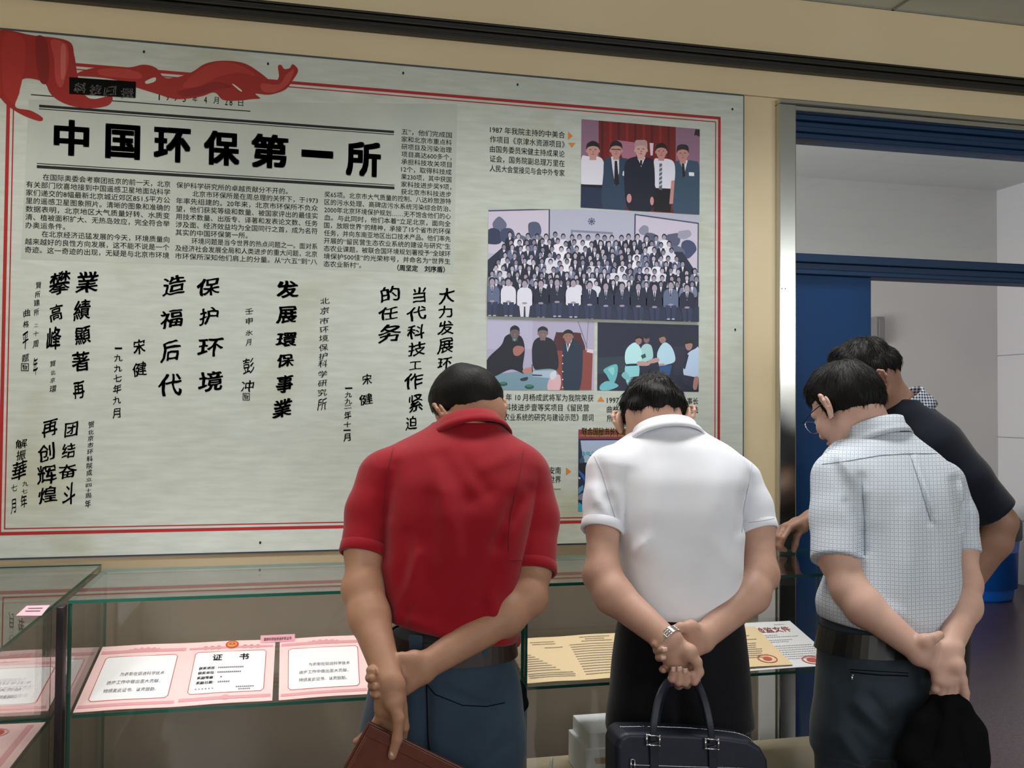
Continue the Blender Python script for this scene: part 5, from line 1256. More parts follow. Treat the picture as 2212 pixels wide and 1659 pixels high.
hand(S, at(914, 1443, -1.162), pts([(858, 1436, -1.17), (852, 1458, -1.17), (852, 1480, -1.17), (858, 1500, -1.168)]),
     [pts([(820, 1446, -1.17), (801, 1448, -1.195), (806, 1450, -1.215)]), pts([(818, 1463, -1.17), (799, 1464, -1.2), (803, 1465, -1.222)]), pts([(824, 1481, -1.17), (804, 1482, -1.2), (809, 1483, -1.222)]), pts([(829, 1499, -1.17), (808, 1499, -1.195), (812, 1501, -1.217)])],
     pts([(893, 1424, -1.17), (868, 1421, -1.175), (846, 1424, -1.17)]), (0, -1, 0))
body = S.build('body', M['skinA'], p); eyes(HP, HR, 1.0, p)
d = at(847, 1632, -1.2)-at(858, 1596, -1.2)
nails([(at(848.5, 1627, -1.2425), d, (0, -1, .1))], body)
hair_part('hair', hc, fr, 1.0, p, back=-.105, side=-.046, front=.05, thick=(.009, .006, .011), seed=1, rise=.85, rough=.0014, slen=.010, lift=.15)
sL = pts([(832, 1034, -.93), (803, 1105, -.955), (784, 1196, -.995)]); sR = pts([(1126, 1032, -.925), (1147, 1120, -.955), (1146, 1236, -1.015)])
lo, hi = bounds([A_(r[1]-r[3], r[2]-r[4], r[0]) for r in rows]+[A_(r[1]+r[3], r[2]+r[4], r[0]) for r in rows]+sL+sR, .08)
S = Solid(lo, hi, .004)
S.loft(rows, .02, zbot=at(980, 1416, -1)[2])
sleeves(S, [(*sL, (.066, .056, .0495)), (*sR, (.070, .064, .057))], .04)
creases(S, [((958, 985), (1015, 1080), .02, -.006, -1.07), ((990, 975), (1050, 1060), .02, -.005, -1.07), ((940, 1010), (955, 1110), .016, .004, -1.08), ((930, 1080), (925, 1250), .02, -.006, -1.11), ((1010, 1090), (1020, 1250), .022, -.005, -1.11), ((965, 1070), (985, 1200), .02, .005, -1.11), ((1110, 1080), (1075, 1170), .016, -.009, -1.06), ((1075, 1170), (1040, 1290), .02, -.007, -1.1), ((1140, 1060), (1105, 1110), .016, -.005, -1.04), ((850, 1010), (835, 1110), .016, -.007, -1.05), ((828, 1100), (826, 1210), .015, -.006, -1.07), ((880, 1160), (870, 1320), .016, -.006, -1.11), ((905, 1200), (850, 1350), .013, .006, -1.1), ((1000, 1290), (930, 1375), .02, -.005, -1.12), ((1060, 1290), (1090, 1370), .018, .006, -1.1), ((890, 1345), (1000, 1372), .014, .007, -1.12), ((870, 980), (960, 960), .02, .003, -1.0), ((1105, 985), (1040, 1010), .018, .003, -1.02)], 0, FA)
wrinkle(S, .0016, 3)
a, c = at(845, 1358, -1.1), at(1115, 1402, -1.1); nv = np.cross(c-a, A_(0, 1, 0)); nv = nv if nv[2] < 0 else -nv
S.cut((a+c)/2, nv, .01, lo=A_(lo[0], lo[1], lo[2]), hi=A_(hi[0], hi[1], a[2]+.05))
S.cone(at(1080, 1372, -1.02), at(1108, 1384, -1.0), .022, .017, .025)
shirt = S.build('shirt', M['redshirt'], p); bv = surface_of(shirt)
cuffs(shirt, [(sL, .0505), (sR, .058)], M['redshirt'])
collar('collar', at(1012, 942, -.885), (-.10, .50, .85), (-.05, .85, -.5), .076, .073, .032, M['redshirt'], shirt, fold=.014, flare=.014, drop=.014)
M['redseam'] = new_mat('red_stitching', '#7a0f18', .9)
for q in ([(752, 1172), (785, 1178), (816, 1178)], [(1094, 1208), (1140, 1212), (1196, 1212)], [(850, 968), (838, 1010), (828, 1100), (826, 1180)], [(1130, 970), (1120, 1030), (1103, 1110), (1098, 1190)]): seam(bv, q, .0012, 'stitch_line', M['redseam'], shirt)
trow = [prow(*q, FA) for q in ((1364, 848, 1106, -1.0, .113), (1385, 842, 1107, -1.0, .116), (1420, 822, 1114, -1.0, .122), (1470, 800, 1126, -1.0, .128), (1530, 789, 1130, -1.0, .132), (1600, 786, 1126, -1.0, .128), (1650, 790, 1118, -1.0, .12))]
lg = legset(at(872, 1610, -1.0), at(1040, 1610, -1.0), -.99, -1.03, .02, (.092, .078, .066), FA)
tr = trousers(trow, lg, M['bluetrouser'], p, folds=[((920, 1500), (915, 1659), .016, -.010, -1.12), ((960, 1490), (1060, 1530), .012, -.004, -1.12), ((1105, 1450), (1060, 1600), .02, -.004, -1.1), ((1085, 1560), (1040, 1640), .014, .004, -1.1), ((1100, 1600), (1000, 1659), .012, -.003, -1.1)])
tv = surface_of(tr)
band('belt', trow, at(980, 1410, -1)[2], at(980, 1362, -1)[2], .003, M['belt'], p)
b = MB(); q0, q1 = onto(tv, 900, 1400, .008), onto(tv, 900, 1408, .008)
for x0, x1 in ((886, 913), (1040, 1052)):
    z0, z1 = at(x0, 1416, -1.1)[2], at(x0, 1374, -1.1)[2]
    qa, qb = onto(tv, x0, 1405, .004), onto(tv, x1, 1405, .004)
    b = MB()
    if qa is not None and qb is not None: b.hexa([(qa[0], qa[1]-.006, z0), (qb[0], qb[1]-.006, z0), (qb[0], qb[1], z0), (qa[0], qa[1], z0)], [(qa[0], qa[1]-.006, z1), (qb[0], qb[1]-.006, z1), (qb[0], qb[1], z1), (qa[0], qa[1], z1)]); b.build('belt_loop', M['bluetrouser'], tr, bevel=.001)
seam(tv, [(922, 1478), (940, 1500), (1000, 1524), (1050, 1526), (1090, 1518)], .0012, 'pocket_seam', M['dark'], tr)
seam(tv, [(921, 1412), (922, 1500), (925, 1600), (935, 1658)], .0014, 'centre_seam', M['dark'], tr)
S = Solid(at(1118, 1505, -.98)-.09, at(1118, 1505, -.98)+.1, .004)
S.chain(pts([(1112, 1455, -1.0), (1121, 1490, -1.0), (1124, 1520, -1.0), (1112, 1556, -1.02)]), [.004, .015, .017, .004], .01); S.build('pocket', M['dark'], tr)
for l_ in lg: shoe(l_[2]+A_(0, .02, 0), FA+.1*(1 if l_ is lg[1] else -1), p)
# the brown leather folder he holds
t0 = at(798, 1561, -1.205); e1 = nrm(at(997, 1659, -1.205)-t0); e1[1] = 0; e1 = nrm(e1); e2 = nrm(A_(-e1[2]*-1, 0, -e1[0])*1.0); e2 = A_(e1[2], 0, -e1[0])
if e2[2] > 0: e2 = -e2
fo = empty('folder', tuple(t0+e1*.16+e2*.11)); tag(fo, 'brown leather folder held by the man in the red shirt', 'folder')
def slab(o, w, h, y0, y1): return [o, o+e1*w, o+e1*w+e2*h, o+e2*h], y0, y1
def slab_mesh(name, o, w, h, y0, y1, mt, parent, bevel=.004, seg=3):
    q = [o, o+e1*w, o+e1*w+e2*h, o+e2*h]; b = MB(); b.hexa([(c[0], y0, c[2]) for c in q], [(c[0], y1, c[2]) for c in q]); return b.build(name, mt, parent, bevel=bevel, seg=seg)
slab_mesh('front_cover', t0, .31, .235, -1.228, -1.217, M['leather'], fo, .0045); slab_mesh('rear_cover', t0, .31, .235, -1.196, -1.188, M['leather'], fo, .0035)
slab_mesh('page_block', t0+e1*.008+e2*.006, .296, .222, -1.217, -1.196, new_mat('folder_lining', '#3a1a12', .6), fo, .002)
slab_mesh('spine_flap', t0-e1*.002-e2*.003, .312, .022, -1.231, -1.228, M['leather'], fo, .0012)

# ---------------- the man in the white polo shirt
FA = .26
p = person(at(1470, 1500, -.97), 'man in white polo shirt and black trousers with a navy briefcase in his hand')
rows = [prow(*q, FA) for q in ((916, 1382, 1504, -.85, .078), (938, 1360, 1526, -.86, .09), (955, 1330, 1566, -.875, .103), (985, 1302, 1602, -.89, .112), (1030, 1306, 1618, -.915, .125), (1100, 1320, 1610, -.94, .128), (1200, 1340, 1602, -.965, .125), (1280, 1346, 1598, -.975, .12), (1335, 1340, 1602, -.975, .12))]
hc = at(1414, 894, -.79); fr = frame(.56, .66, .1)
aL = pts([(1322, 1030, -.9), (1302, 1140, -.953), (1302, 1240, -1.0), (1325, 1285, -1.04), (1440, 1382, -1.165)]); aR = pts([(1592, 1052, -.9), (1638, 1142, -.953), (1642, 1240, -1.0), (1622, 1285, -1.04), (1521, 1376, -1.135)])
lo, hi = bounds(aL+aR+[hc, at(1480, 1500, -1.2), at(1415, 812, -.7)], .11)
S = Solid(lo, hi, .003); S.loft(rows, .02, grow=-.022, ztop=rows[0][0]-.02, zbot=at(1470, 1300, -1)[2])
S.chain(aL, [.048, .037, .0405, .0425, .0285], .02); S.chain(aR, [.048, .0375, .041, .0425, .0285], .02)
S.cone(aL[2]+A_(-.014, 0, -.006), aL[2]+A_(-.014, 0, -.007), .027, .027, .02); S.cone(aR[2]+A_(.016, 0, -.006), aR[2]+A_(.016, 0, -.007), .025, .025, .02)
HP, HR = head(S, hc, fr, 1.0, at(1434, 940, -.85), (.06, .06))
hand(S, at(1443, 1386, -1.165), pts([(1502, 1436, -1.158), (1488, 1446, -1.15), (1472, 1452, -1.148), (1456, 1452, -1.152)]),
     [pts([(1503, 1470, -1.163), (1498, 1472, -1.187), (1494, 1456, -1.196)]), pts([(1484, 1478, -1.163), (1480, 1474, -1.192), (1480, 1450, -1.198)]), pts([(1466, 1480, -1.162), (1465, 1473, -1.193), (1468, 1446, -1.198)]), pts([(1447, 1474, -1.16), (1450, 1466, -1.188), (1455, 1446, -1.195)])],
     pts([(1488, 1408, -1.182), (1505, 1430, -1.192), (1510, 1452, -1.194), (1500, 1473, -1.2)]), (.1, -1, 0))
hand(S, at(1519, 1379, -1.135), pts([(1468, 1372, -1.132), (1462, 1392, -1.128), (1460, 1410, -1.128), (1466, 1428, -1.13)]),
     [pts([(1428, 1386, -1.132), (1414, 1389, -1.15), (1416, 1391, -1.172)]), pts([(1432, 1402, -1.132), (1420, 1405, -1.16), (1432, 1404, -1.192)]), pts([(1436, 1418, -1.132), (1424, 1420, -1.158), (1430, 1421, -1.186)]), pts([(1444, 1440, -1.135), (1432, 1446, -1.155), (1434, 1448, -1.175)])],
     pts([(1492, 1356, -1.142), (1470, 1356, -1.15), (1452, 1362, -1.142)]), (0, -1, 0))
body = S.build('body', M['skinB'], p); eyes(HP, HR, 1.0, p)
nails([(at(1480.5, 1449.5, -1.2065), (0, -.1, 1), (0, -1, -.1)), (at(1468, 1445.5, -1.2065), (0, -.1, 1), (0, -1, -.1)), (at(1455, 1446, -1.203), (0, -.1, 1), (0, -1, -.1)), (at(1436, 1404, -1.2), (1, 0, 0), (.2, -1, 0)), (at(1433, 1421, -1.194), (1, 0, 0), (.2, -1, 0))], body)
hair_part('hair', hc, fr, 1.0, p, back=-.078, side=-.046, front=.05, thick=(.012, .007, .013), seed=2, rise=.7, rough=.003, freq=90, slen=.022, lift=.22, taper=.03)
sL = pts([(1322, 1022, -.9), (1310, 1085, -.925), (1301, 1146, -.955)]); sR = pts([(1594, 1046, -.9), (1622, 1095, -.925), (1639, 1147, -.955)])
lo, hi = bounds([A_(r[1]-r[3], r[2]-r[4], r[0]) for r in rows]+[A_(r[1]+r[3], r[2]+r[4], r[0]) for r in rows]+sL+sR, .08)
S = Solid(lo, hi, .004); S.loft(rows, .02, zbot=at(1470, 1336, -1)[2])
sleeves(S, [(*sL, (.066, .055, .0485)), (*sR, (.064, .052, .0465))], .04)
creases(S, [((1292, 1000), (1315, 1080), .013, -.006, -.99), ((1315, 1080), (1336, 1140), .012, -.009, -1.02), ((1335, 1010), (1345, 1130), .02, .006, -1.05), ((1605, 1070), (1600, 1140), .013, -.008, -1.02), ((1620, 1030), (1606, 1090), .016, -.004, -.99), ((1280, 1060), (1300, 1110), .016, .004, -.97), ((1290, 1100), (1318, 1135), .012, -.004, -.98), ((1345, 1190), (1360, 1215), .018, -.005, -1.07), ((1350, 1215), (1385, 1180), .014, .006, -1.08), ((1345, 1240), (1400, 1170), .016, .006, -1.08), ((1470, 1000), (1480, 1250), .05, -.006, -1.05), ((1420, 1020), (1400, 1180), .03, .004, -1.05), ((1560, 1020), (1540, 1150), .035, .004, -1.05), ((1560, 1180), (1590, 1230), .02, .004, -1.06)], 0, FA)
wrinkle(S, .0012, 4)
shirt = S.build('shirt', M['whiteshirt'], p); bv = surface_of(shirt)
cuffs(shirt, [(sL, .0495), (sR, .0475)], M['whiteshirt'])
collar('collar', at(1438, 950, -.872), (.03, .5, .86), (.08, .86, -.5), .074, .072, .030, M['whiteshirt'], shirt, fold=.013, flare=.014, drop=.012)
M['whiteseam'] = new_mat('grey_stitching', '#b9bcc8', .9)
for q in ([(1262, 1124), (1300, 1126), (1336, 1130)], [(1608, 1130), (1640, 1126), (1672, 1120)], [(1284, 985), (1300, 1020), (1318, 1085), (1334, 1135)], [(1624, 1000), (1616, 1050), (1607, 1100), (1602, 1150)]): seam(bv, q, .001, 'stitch_line', M['whiteseam'], shirt)
trow = [prow(*q, FA) for q in ((1318, 1342, 1600, -.975, .114), (1360, 1330, 1607, -.97, .122), (1430, 1320, 1613, -.97, .13), (1500, 1315, 1618, -.97, .13), (1560, 1314, 1621, -.965, .122))]
lg = legset(at(1392, 1560, -.965), at(1544, 1560, -.965), -.96, -1.0, .015, (.086, .078, .066), FA)
tr = trousers(trow, lg, M['blacktrouser'], p, folds=[((1468, 1460), (1466, 1570), .016, -.012, -1.09)], kleg=.03)
band('belt', trow, at(1470, 1340, -1)[2], at(1470, 1326, -1)[2], .001, M['blacktrouser'], p)
for l_ in lg: shoe(l_[2]+A_(0, .02, 0), FA+.1*(1 if l_ is lg[1] else -1), p)
# wrist watch: a steel link bracelet
w0, w1 = at(1425, 1389, -1.165), at(1464, 1369, -1.165); wc = at(1443, 1383, -1.163); ad = nrm(aL[4]-aL[3]); wx = w1-w0; wx = nrm(wx-(wx@ad)*ad); wy = np.cross(ad, wx)
wt = empty('wristwatch', tuple(wc)); wt.parent = p; wt.location = Vector(wc)-Vector(parent_world(p)); R_ = .0315
b = MB()
for i in range(26):
    t = 2*math.pi*i/26
    for k in range(3):
        o = wc+ad*(k-1)*.0058; r0 = A_(0, 0, 0)+wx*math.cos(t)+wy*math.sin(t); tt = -wx*math.sin(t)+wy*math.cos(t); c_ = o+r0*R_; hw = .0034; hl = .0026
        pp = [c_+tt*sx*hw+ad*sy*hl for sx, sy in ((-1, -1), (1, -1), (1, 1), (-1, 1))]; b.hexa([q-r0*.0012 for q in pp], [q+r0*.0014 for q in pp])
b.build('bracelet', M['chrome'], wt, bevel=.0005, seg=1)
fdir = wy if wy[1] > 0 else -wy
b = MB(); b.tube([wc+fdir*(R_-.002), wc+fdir*(R_+.007)], [.017, .016], 28); b.build('watch_case', M['chrome'], wt, smooth=False)
b = MB(); b.tube([wc+fdir*(R_+.007), wc+fdir*(R_+.0075)], [.0145, .0145], 28); b.build('watch_dial', M['white'], wt)
# the navy briefcase
YB_ = -1.19
bg = empty('briefcase', tuple(at(1478, 1720, YB_))); tag(bg, 'navy cloth briefcase with two loop handles held by the man in white', 'briefcase')
out = [(1318, 1790), (1318, 1600), (1324, 1580), (1338, 1571), (1400, 1571), (1480, 1574), (1560, 1581), (1600, 1588), (1626, 1603), (1640, 1628), (1643, 1660), (1640, 1800), (1480, 1810)]
o3 = [at(x, y, YB_) for x, y in out]; c_ = sum(o3)/len(o3); V, F = [], []; n = len(o3)
for dy, sc in ((-.042, .965), (-.034, 1.0), (.034, 1.0), (.042, .965)):
    for q in o3: V.append((c_[0]+(q[0]-c_[0])*sc, YB_+dy, c_[2]+(q[2]-c_[2])*sc))
for j in range(3):
    for i in range(n): F.append((j*n+i, j*n+(i+1) % n, (j+1)*n+(i+1) % n, (j+1)*n+i))
F.append(tuple(range(n))[::-1]); F.append(tuple(3*n+i for i in range(n)))
bb = from_data('bag_body', V, F, M['navybag'], bg); md = bb.modifiers.new('soft', 'BEVEL'); md.width = .006; md.segments = 3; md.limit_method = 'ANGLE'
yf = YB_-.044
def flatstrap(name, path, w, t, mt, parent):
    """a strap of width w along a path, facing the camera"""
    P_ = [A_(*q) for q in path]; V, F = [], []
    for i, q in enumerate(P_):
        d = nrm(P_[min(i+1, len(P_)-1)]-P_[max(i-1, 0)]); x = nrm(np.cross(d, A_(0, 1, 0))); y = np.cross(x, d)
        for sx, sy in ((-1, -1), (1, -1), (1, 1), (-1, 1)): V.append(tuple(q+x*sx*w/2+y*sy*t/2))
    for i in range(len(P_)-1):
        for k in range(4): a = i*4+k; c = i*4+(k+1) % 4; F.append((a, c, c+4, a+4))
    F.append((3, 2, 1, 0)); e = 4*(len(P_)-1); F.append((e, e+1, e+2, e+3)); ob = from_data(name, V, F, mt, parent); md = ob.modifiers.new('round', 'BEVEL'); md.width = t*.35; md.segments = 2; md.limit_method = 'ANGLE'; return ob
def cat(P4, n=8):
    out = []; P4 = [A_(*q) for q in P4]
    for i in range(len(P4)-1):
        p0, p1, p2, p3 = P4[max(i-1, 0)], P4[i], P4[i+1], P4[min(i+2, len(P4)-1)]
        for k in range(n): t = k/n; out.append(.5*((2*p1)+(-p0+p2)*t+(2*p0-5*p1+4*p2-p3)*t*t+(-p0+3*p1-3*p2+p3)*t**3))
    return out+[P4[-1]]
flatstrap('handle', cat(pts([(1410, 1602, yf-.001), (1413, 1560, yf), (1424, 1505, -1.215), (1443, 1472, -1.185), (1474, 1463, -1.178), (1503, 1472, -1.185), (1521, 1510, -1.215), (1533, 1560, yf), (1538, 1605, yf-.001)])), .015, .007, M['navybag'], bg)
flatstrap('handle', cat(pts([(1416, 1600, YB_+.048), (1422, 1540, YB_+.04), (1440, 1482, -1.172), (1474, 1468, -1.170), (1506, 1482, -1.172), (1526, 1540, YB_+.04), (1534, 1604, YB_+.048)])), .015, .006, M['navybag'], bg)
for cx, cy in ((1411, 1599), (1538, 1607)):
    b = MB(); q = [at(cx+dx, cy+dy, yf-.004) for dx, dy in ((-14, -11), (14, -9), (14, 12), (-14, 10))]
    for i in range(4): b.tube([q[i], q[(i+1) % 4]], .0021, 8)
    for c in q: b.ball(tuple(c), .0024, 8, 6)
    bk = b.build('buckle', M['chrome'], bg, smooth=True)
    flatstrap('strap_tab', pts([(cx+1, cy+4, yf-.003), (cx+2, cy+30, yf-.0015), (cx+3, cy+75, yf-.001)]), .019, .004, M['navybag'], bg)
def zipline(name, path, r, mt, parent, step=3):
    b = MB(); P_ = cat(path, 14)
    for i in range(0, len(P_)-1): 
        if i % 2 == 0: b.ball(tuple(P_[i]), r, 6, 4)
    b.tube(P_, r*.55, 6); return b.build(name, mt, parent, smooth=True)
zipline('zip', pts([(1340, 1570, YB_-.02), (1400, 1569.5, YB_-.02), (1480, 1572, YB_-.02), (1560, 1579, YB_-.02), (1600, 1586, YB_-.02), (1626, 1601, YB_-.02), (1640, 1626, YB_-.02)]), .0014, M['chrome'], bg)
zipline('zip', pts([(1366, 1652, yf), (1450, 1655, yf), (1560, 1658, yf), (1625, 1660, yf)]), .0014, M['chrome'], bg)
b = MB(); q = pts([(1363, 1640, yf-.002), (1371, 1641, yf-.002), (1371, 1672, yf-.002), (1363, 1671, yf-.002)])
for i in range(4): b.tube([q[i], q[(i+1) % 4]], .0014, 6)
b.build('zip_pull', M['chrome'], bg, smooth=True)

# ---------------- the man in the checked shirt
FA = .03
p = person(at(1905, 1500, -1.0), 'man in pale checked short-sleeved shirt and glasses, hands clasped behind him')
rows = [prow(*q, FA) for q in ((930, 1852, 1958, -.868, .078), (950, 1815, 1980, -.875, .092), (975, 1790, 2012, -.89, .103), (1010, 1782, 2048, -.91, .112), (1050, 1790, 2068, -.93, .12), (1100, 1802, 2068, -.95, .124), (1200, 1806, 2056, -.985, .128), (1250, 1792, 2060, -.995, .132), (1300, 1772, 2050, -1.0, .134), (1340, 1778, 2042, -1.0, .13), (1410, 1784, 2034, -1.0, .13))]
hc = at(1822, 864, -.80); fr = frame(-.30, .52, .0)
aL = pts([(1815, 1040, -.93), (1812, 1205, -1.005), (1836, 1272, -1.05), (1868, 1312, -1.09), (1984, 1406, -1.185)]); aR = pts([(2038, 1050, -.9), (2077, 1190, -.962), (2084, 1262, -1.02), (2080, 1310, -1.07), (2050, 1404, -1.175)])
lo, hi = bounds(aL+aR+[hc, at(2070, 1540, -1.2), at(1822, 790, -.7), at(1760, 900, -.7)], .11)
S = Solid(lo, hi, .003); S.loft(rows, .02, grow=-.022, ztop=rows[0][0]-.02, zbot=at(1900, 1320, -1)[2])
S.chain(aL, [.05, .047, .043, .043, .0275], .02); S.chain(aR, [.045, .037, .040, .0425, .0275], .02)
HP, HR = head(S, hc, fr, 1.03, at(1894, 945, -.86), (.056, .058))
hand(S, at(1986, 1408, -1.187), pts([(2018, 1388, -1.175), (2022, 1404, -1.172), (2022, 1422, -1.172), (2016, 1440, -1.176)]),
     [pts([(2046, 1392, -1.145), (2062, 1396, -1.15), (2064, 1398, -1.17)]), pts([(2046, 1410, -1.142), (2062, 1414, -1.148), (2064, 1416, -1.17)]), pts([(2044, 1430, -1.145), (2058, 1434, -1.15), (2060, 1436, -1.17)]), pts([(2036, 1450, -1.15), (2048, 1456, -1.155), (2050, 1458, -1.17)])],
     pts([(2000, 1386, -1.205), (2018, 1378, -1.215), (2030, 1372, -1.21)]), (.5, .5, 0))
hand(S, at(2050, 1406, -1.178), pts([(2064, 1466, -1.205), (2050, 1474, -1.20), (2036, 1474, -1.195), (2023, 1466, -1.19)]),
     [pts([(2060, 1500, -1.2), (2052, 1512, -1.18), (2050, 1504, -1.165)]), pts([(2046, 1504, -1.195), (2040, 1514, -1.175), (2040, 1506, -1.16)]), pts([(2034, 1500, -1.19), (2028, 1510, -1.172), (2030, 1502, -1.16)]), pts([(2020, 1488, -1.187), (2016, 1498, -1.172), (2018, 1492, -1.162)])],
     pts([(2068, 1440, -1.205), (2078, 1468, -1.212), (2084, 1496, -1.214), (2085, 1524, -1.212)]), (-.2, 1, 0))
body = S.build('body', M['skinC'], p); eyes(HP, HR, 1.03, p)
nails([(at(2085.5, 1518, -1.221), at(2085, 1524, -1.2)-at(2084, 1496, -1.2), (.15, -1, 0))], body)
hair_part('hair', hc, fr, 1.03, p, back=-.108, side=-.044, front=.03, thick=(.013, .011, .014), seed=3, rough=.002, freq=70, slen=.024, lift=.15, taper=.06)
f_, l_, u_ = fr; G = lambda x, y, z: hc+1.03*(x*f_+y*l_+z*u_)
gl_ = empty('glasses'); gl_.parent = p; gl_.location = Vector(G(.1, 0, -.02))-Vector(parent_world(p))
for q in (1, -1): b = MB(); b.tube([G(-.01, .081*q, -.008), G(.05, .08*q, -.012), G(.098, .068*q, -.016)], .0014, 8); b.build('temple', M['rubber'], gl_, smooth=True)
b = MB()
for q in (1, -1):
    ring_ = [G(.106-.006*abs(math.cos(t)), .034*q+.026*math.cos(t), -.026+.018*math.sin(t)) for t in np.linspace(0, 2*math.pi, 22)]; b.tube(ring_, .0012, 6)
b.tube([G(.106, .01, -.02), G(.109, 0, -.018), G(.106, -.01, -.02)], .0012, 6)
b.build('rim', M['chrome'], gl_, smooth=True)
sL = pts([(1815, 1035, -.93), (1812, 1120, -.965), (1811, 1213, -1.01)]); sR = pts([(2036, 1046, -.9), (2066, 1115, -.93), (2078, 1194, -.965)])
lo, hi = bounds([A_(r[1]-r[3], r[2]-r[4], r[0]) for r in rows]+[A_(r[1]+r[3], r[2]+r[4], r[0]) for r in rows]+sL+sR, .08)
S = Solid(lo, hi, .004); S.loft(rows, .02, zbot=at(1900, 1400, -1)[2])
sleeves(S, [(*sL, (.072, .069, .0665)), (*sR, (.06, .05, .0455))], .035)
creases(S, [((1966, 985), (2010, 1125), .008, -.006, -1.05), ((1975, 990), (2022, 1120), .010, .006, -1.05), ((1860, 1040), (1868, 1190), .014, -.012, -1.07), ((1800, 1000), (1850, 1100), .016, -.005, -1.0), ((1815, 990), (1862, 1060), .014, .005, -1.0), ((1830, 1090), (1862, 1150), .012, -.006, -1.05), ((1900, 1010), (1890, 1120), .03, .004, -1.06), ((2062, 1040), (2078, 1130), .012, -.008, -1.02), ((2090, 1090), (2082, 1150), .010, -.005, -1.0), ((1960, 1120), (1960, 1320), .025, .004, -1.12), ((2010, 1120), (2000, 1300), .02, -.004, -1.12), ((1900, 1160), (1930, 1330), .03, -.004, -1.12), ((1870, 1300), (2010, 1345), .016, .005, -1.12), ((1850, 1325), (1960, 1370), .014, .006, -1.12)], 0, FA)
wrinkle(S, .002, 6)
a, c = at(1778, 1352, -1.1), at(2036, 1388, -1.1); nv = np.cross(c-a, A_(0, 1, 0)); nv = nv if nv[2] < 0 else -nv
S.cut((a+c)/2, nv, .01, lo=A_(lo[0], lo[1], lo[2]), hi=A_(hi[0], hi[1], a[2]+.05))
shirt = S.build('shirt', M['plaid'], p); bv = surface_of(shirt)
collar('collar', at(1898, 948, -.88), (-.12, .36, .92), (-.25, .88, -.36), .070, .068, .042, M['plaid'], shirt, fold=.010, flare=.008, drop=.008)
M['plaidseam'] = new_mat('slate_stitching', '#8496a0', .9)
for q in ([(1776, 1003), (1830, 996), (1900, 984), (1960, 980), (2036, 980)], [(1966, 984), (1985, 1040), (2010, 1125)], [(1752, 1188), (1810, 1200), (1868, 1206)], [(1862, 1040), (1868, 1130), (1868, 1200)]): seam(bv, q, .001, 'stitch_line', M['plaidseam'], shirt)
trow = [prow(*q, FA) for q in ((1338, 1790, 2032, -1.0, .114), (1400, 1776, 2036, -1.0, .126), (1460, 1770, 2036, -1.0, .132), (1540, 1767, 2032, -1.0, .132), (1600, 1772, 2022, -1.0, .126))]
lg = legset(at(1845, 1590, -1.0), at(1960, 1590, -.99), -.99, -1.02, .015, (.09, .078, .066), FA)
tr = trousers(trow, lg, M['greytrouser'], p, folds=[((1800, 1440), (1840, 1560), .02, -.006, -1.1), ((1840, 1560), (1905, 1610), .014, -.008, -1.12), ((1850, 1530), (1925, 1580), .014, .007, -1.12), ((1880, 1510), (1920, 1555), .012, -.005, -1.12), ((1815, 1600), (1880, 1659), .02, .008, -1.1), ((1850, 1600), (1900, 1659), .016, -.006, -1.1), ((1850, 1430), (1900, 1440), .02, .004, -1.12)])
tv = surface_of(tr)
band('belt', trow, at(1905, 1400, -1)[2], at(1905, 1352, -1)[2], .003, M['beltblack'], p, tilt=-.04)
seam(tv, [(1838, 1452), (1900, 1458), (1962, 1460)], .0016, 'pocket_seam', M['dark'], tr); seam(tv, [(1836, 1446), (1900, 1450), (1962, 1454)], .001, 'pocket_seam', M['dark'], tr)
q = onto(tv, 1842, 1465, .002)
if q is not None:
    b = MB(); b.ball(tuple(q), (.0035, .002, .006), 10, 8); b.tube([q+A_(0, -.002, .004), q+A_(0, -.002, .010)], .0018, 8); b.build('zip_pull', M['chrome'], tr, smooth=True)
for g_ in lg: shoe(g_[2]+A_(0, .02, 0), FA+.1*(1 if g_ is lg[1] else -1), p)
# the soft black bag hanging from his hand
S = Solid(at(2030, 1600, -1.21)-A_(.2, .13, .25), at(2030, 1600, -1.21)+A_(.2, .13, .22), .005)
S.chain(pts([(2046, 1496, -1.180), (2052, 1530, -1.214), (2050, 1580, -1.212), (2045, 1640, -1.210), (2040, 1740, -1.207)]), [.008, .018, .045, .07, .075], .03); S.chain(pts([(2062, 1478, -1.184), (2080, 1530, -1.218), (2092, 1580, -1.218), (2094, 1640, -1.218), (2080, 1730, -1.217)]), [.006, .012, .026, .034, .03], .03)
S.chain(pts([(2020, 1500, -1.175), (1995, 1560, -1.207), (1985, 1640, -1.204), (1985, 1740, -1.202)]), [.007, .018, .04, .05], .03)
creases(S, [((2060, 1540), (2075, 1640), .012, -.008, -1.272), ((2030, 1540), (2010, 1650), .014, -.008, -1.272)], 0, 0); wrinkle(S, .004, 9, (14, 14, 18))
pb = empty('bag', tuple(at(2040, 1620, -1.212))); tag(pb, 'soft black bag hanging from the clasped hands of the checked-shirt man', 'bag')
S.build('bag_body', M['dark'], pb)
b = MB(); b.tube(cat(pts([(2083, 1585, -1.257), (2079, 1620, -1.264), (2074, 1655, -1.260)]), 6), .0016, 6); b.build('zip', M['chrome'], pb, smooth=True)

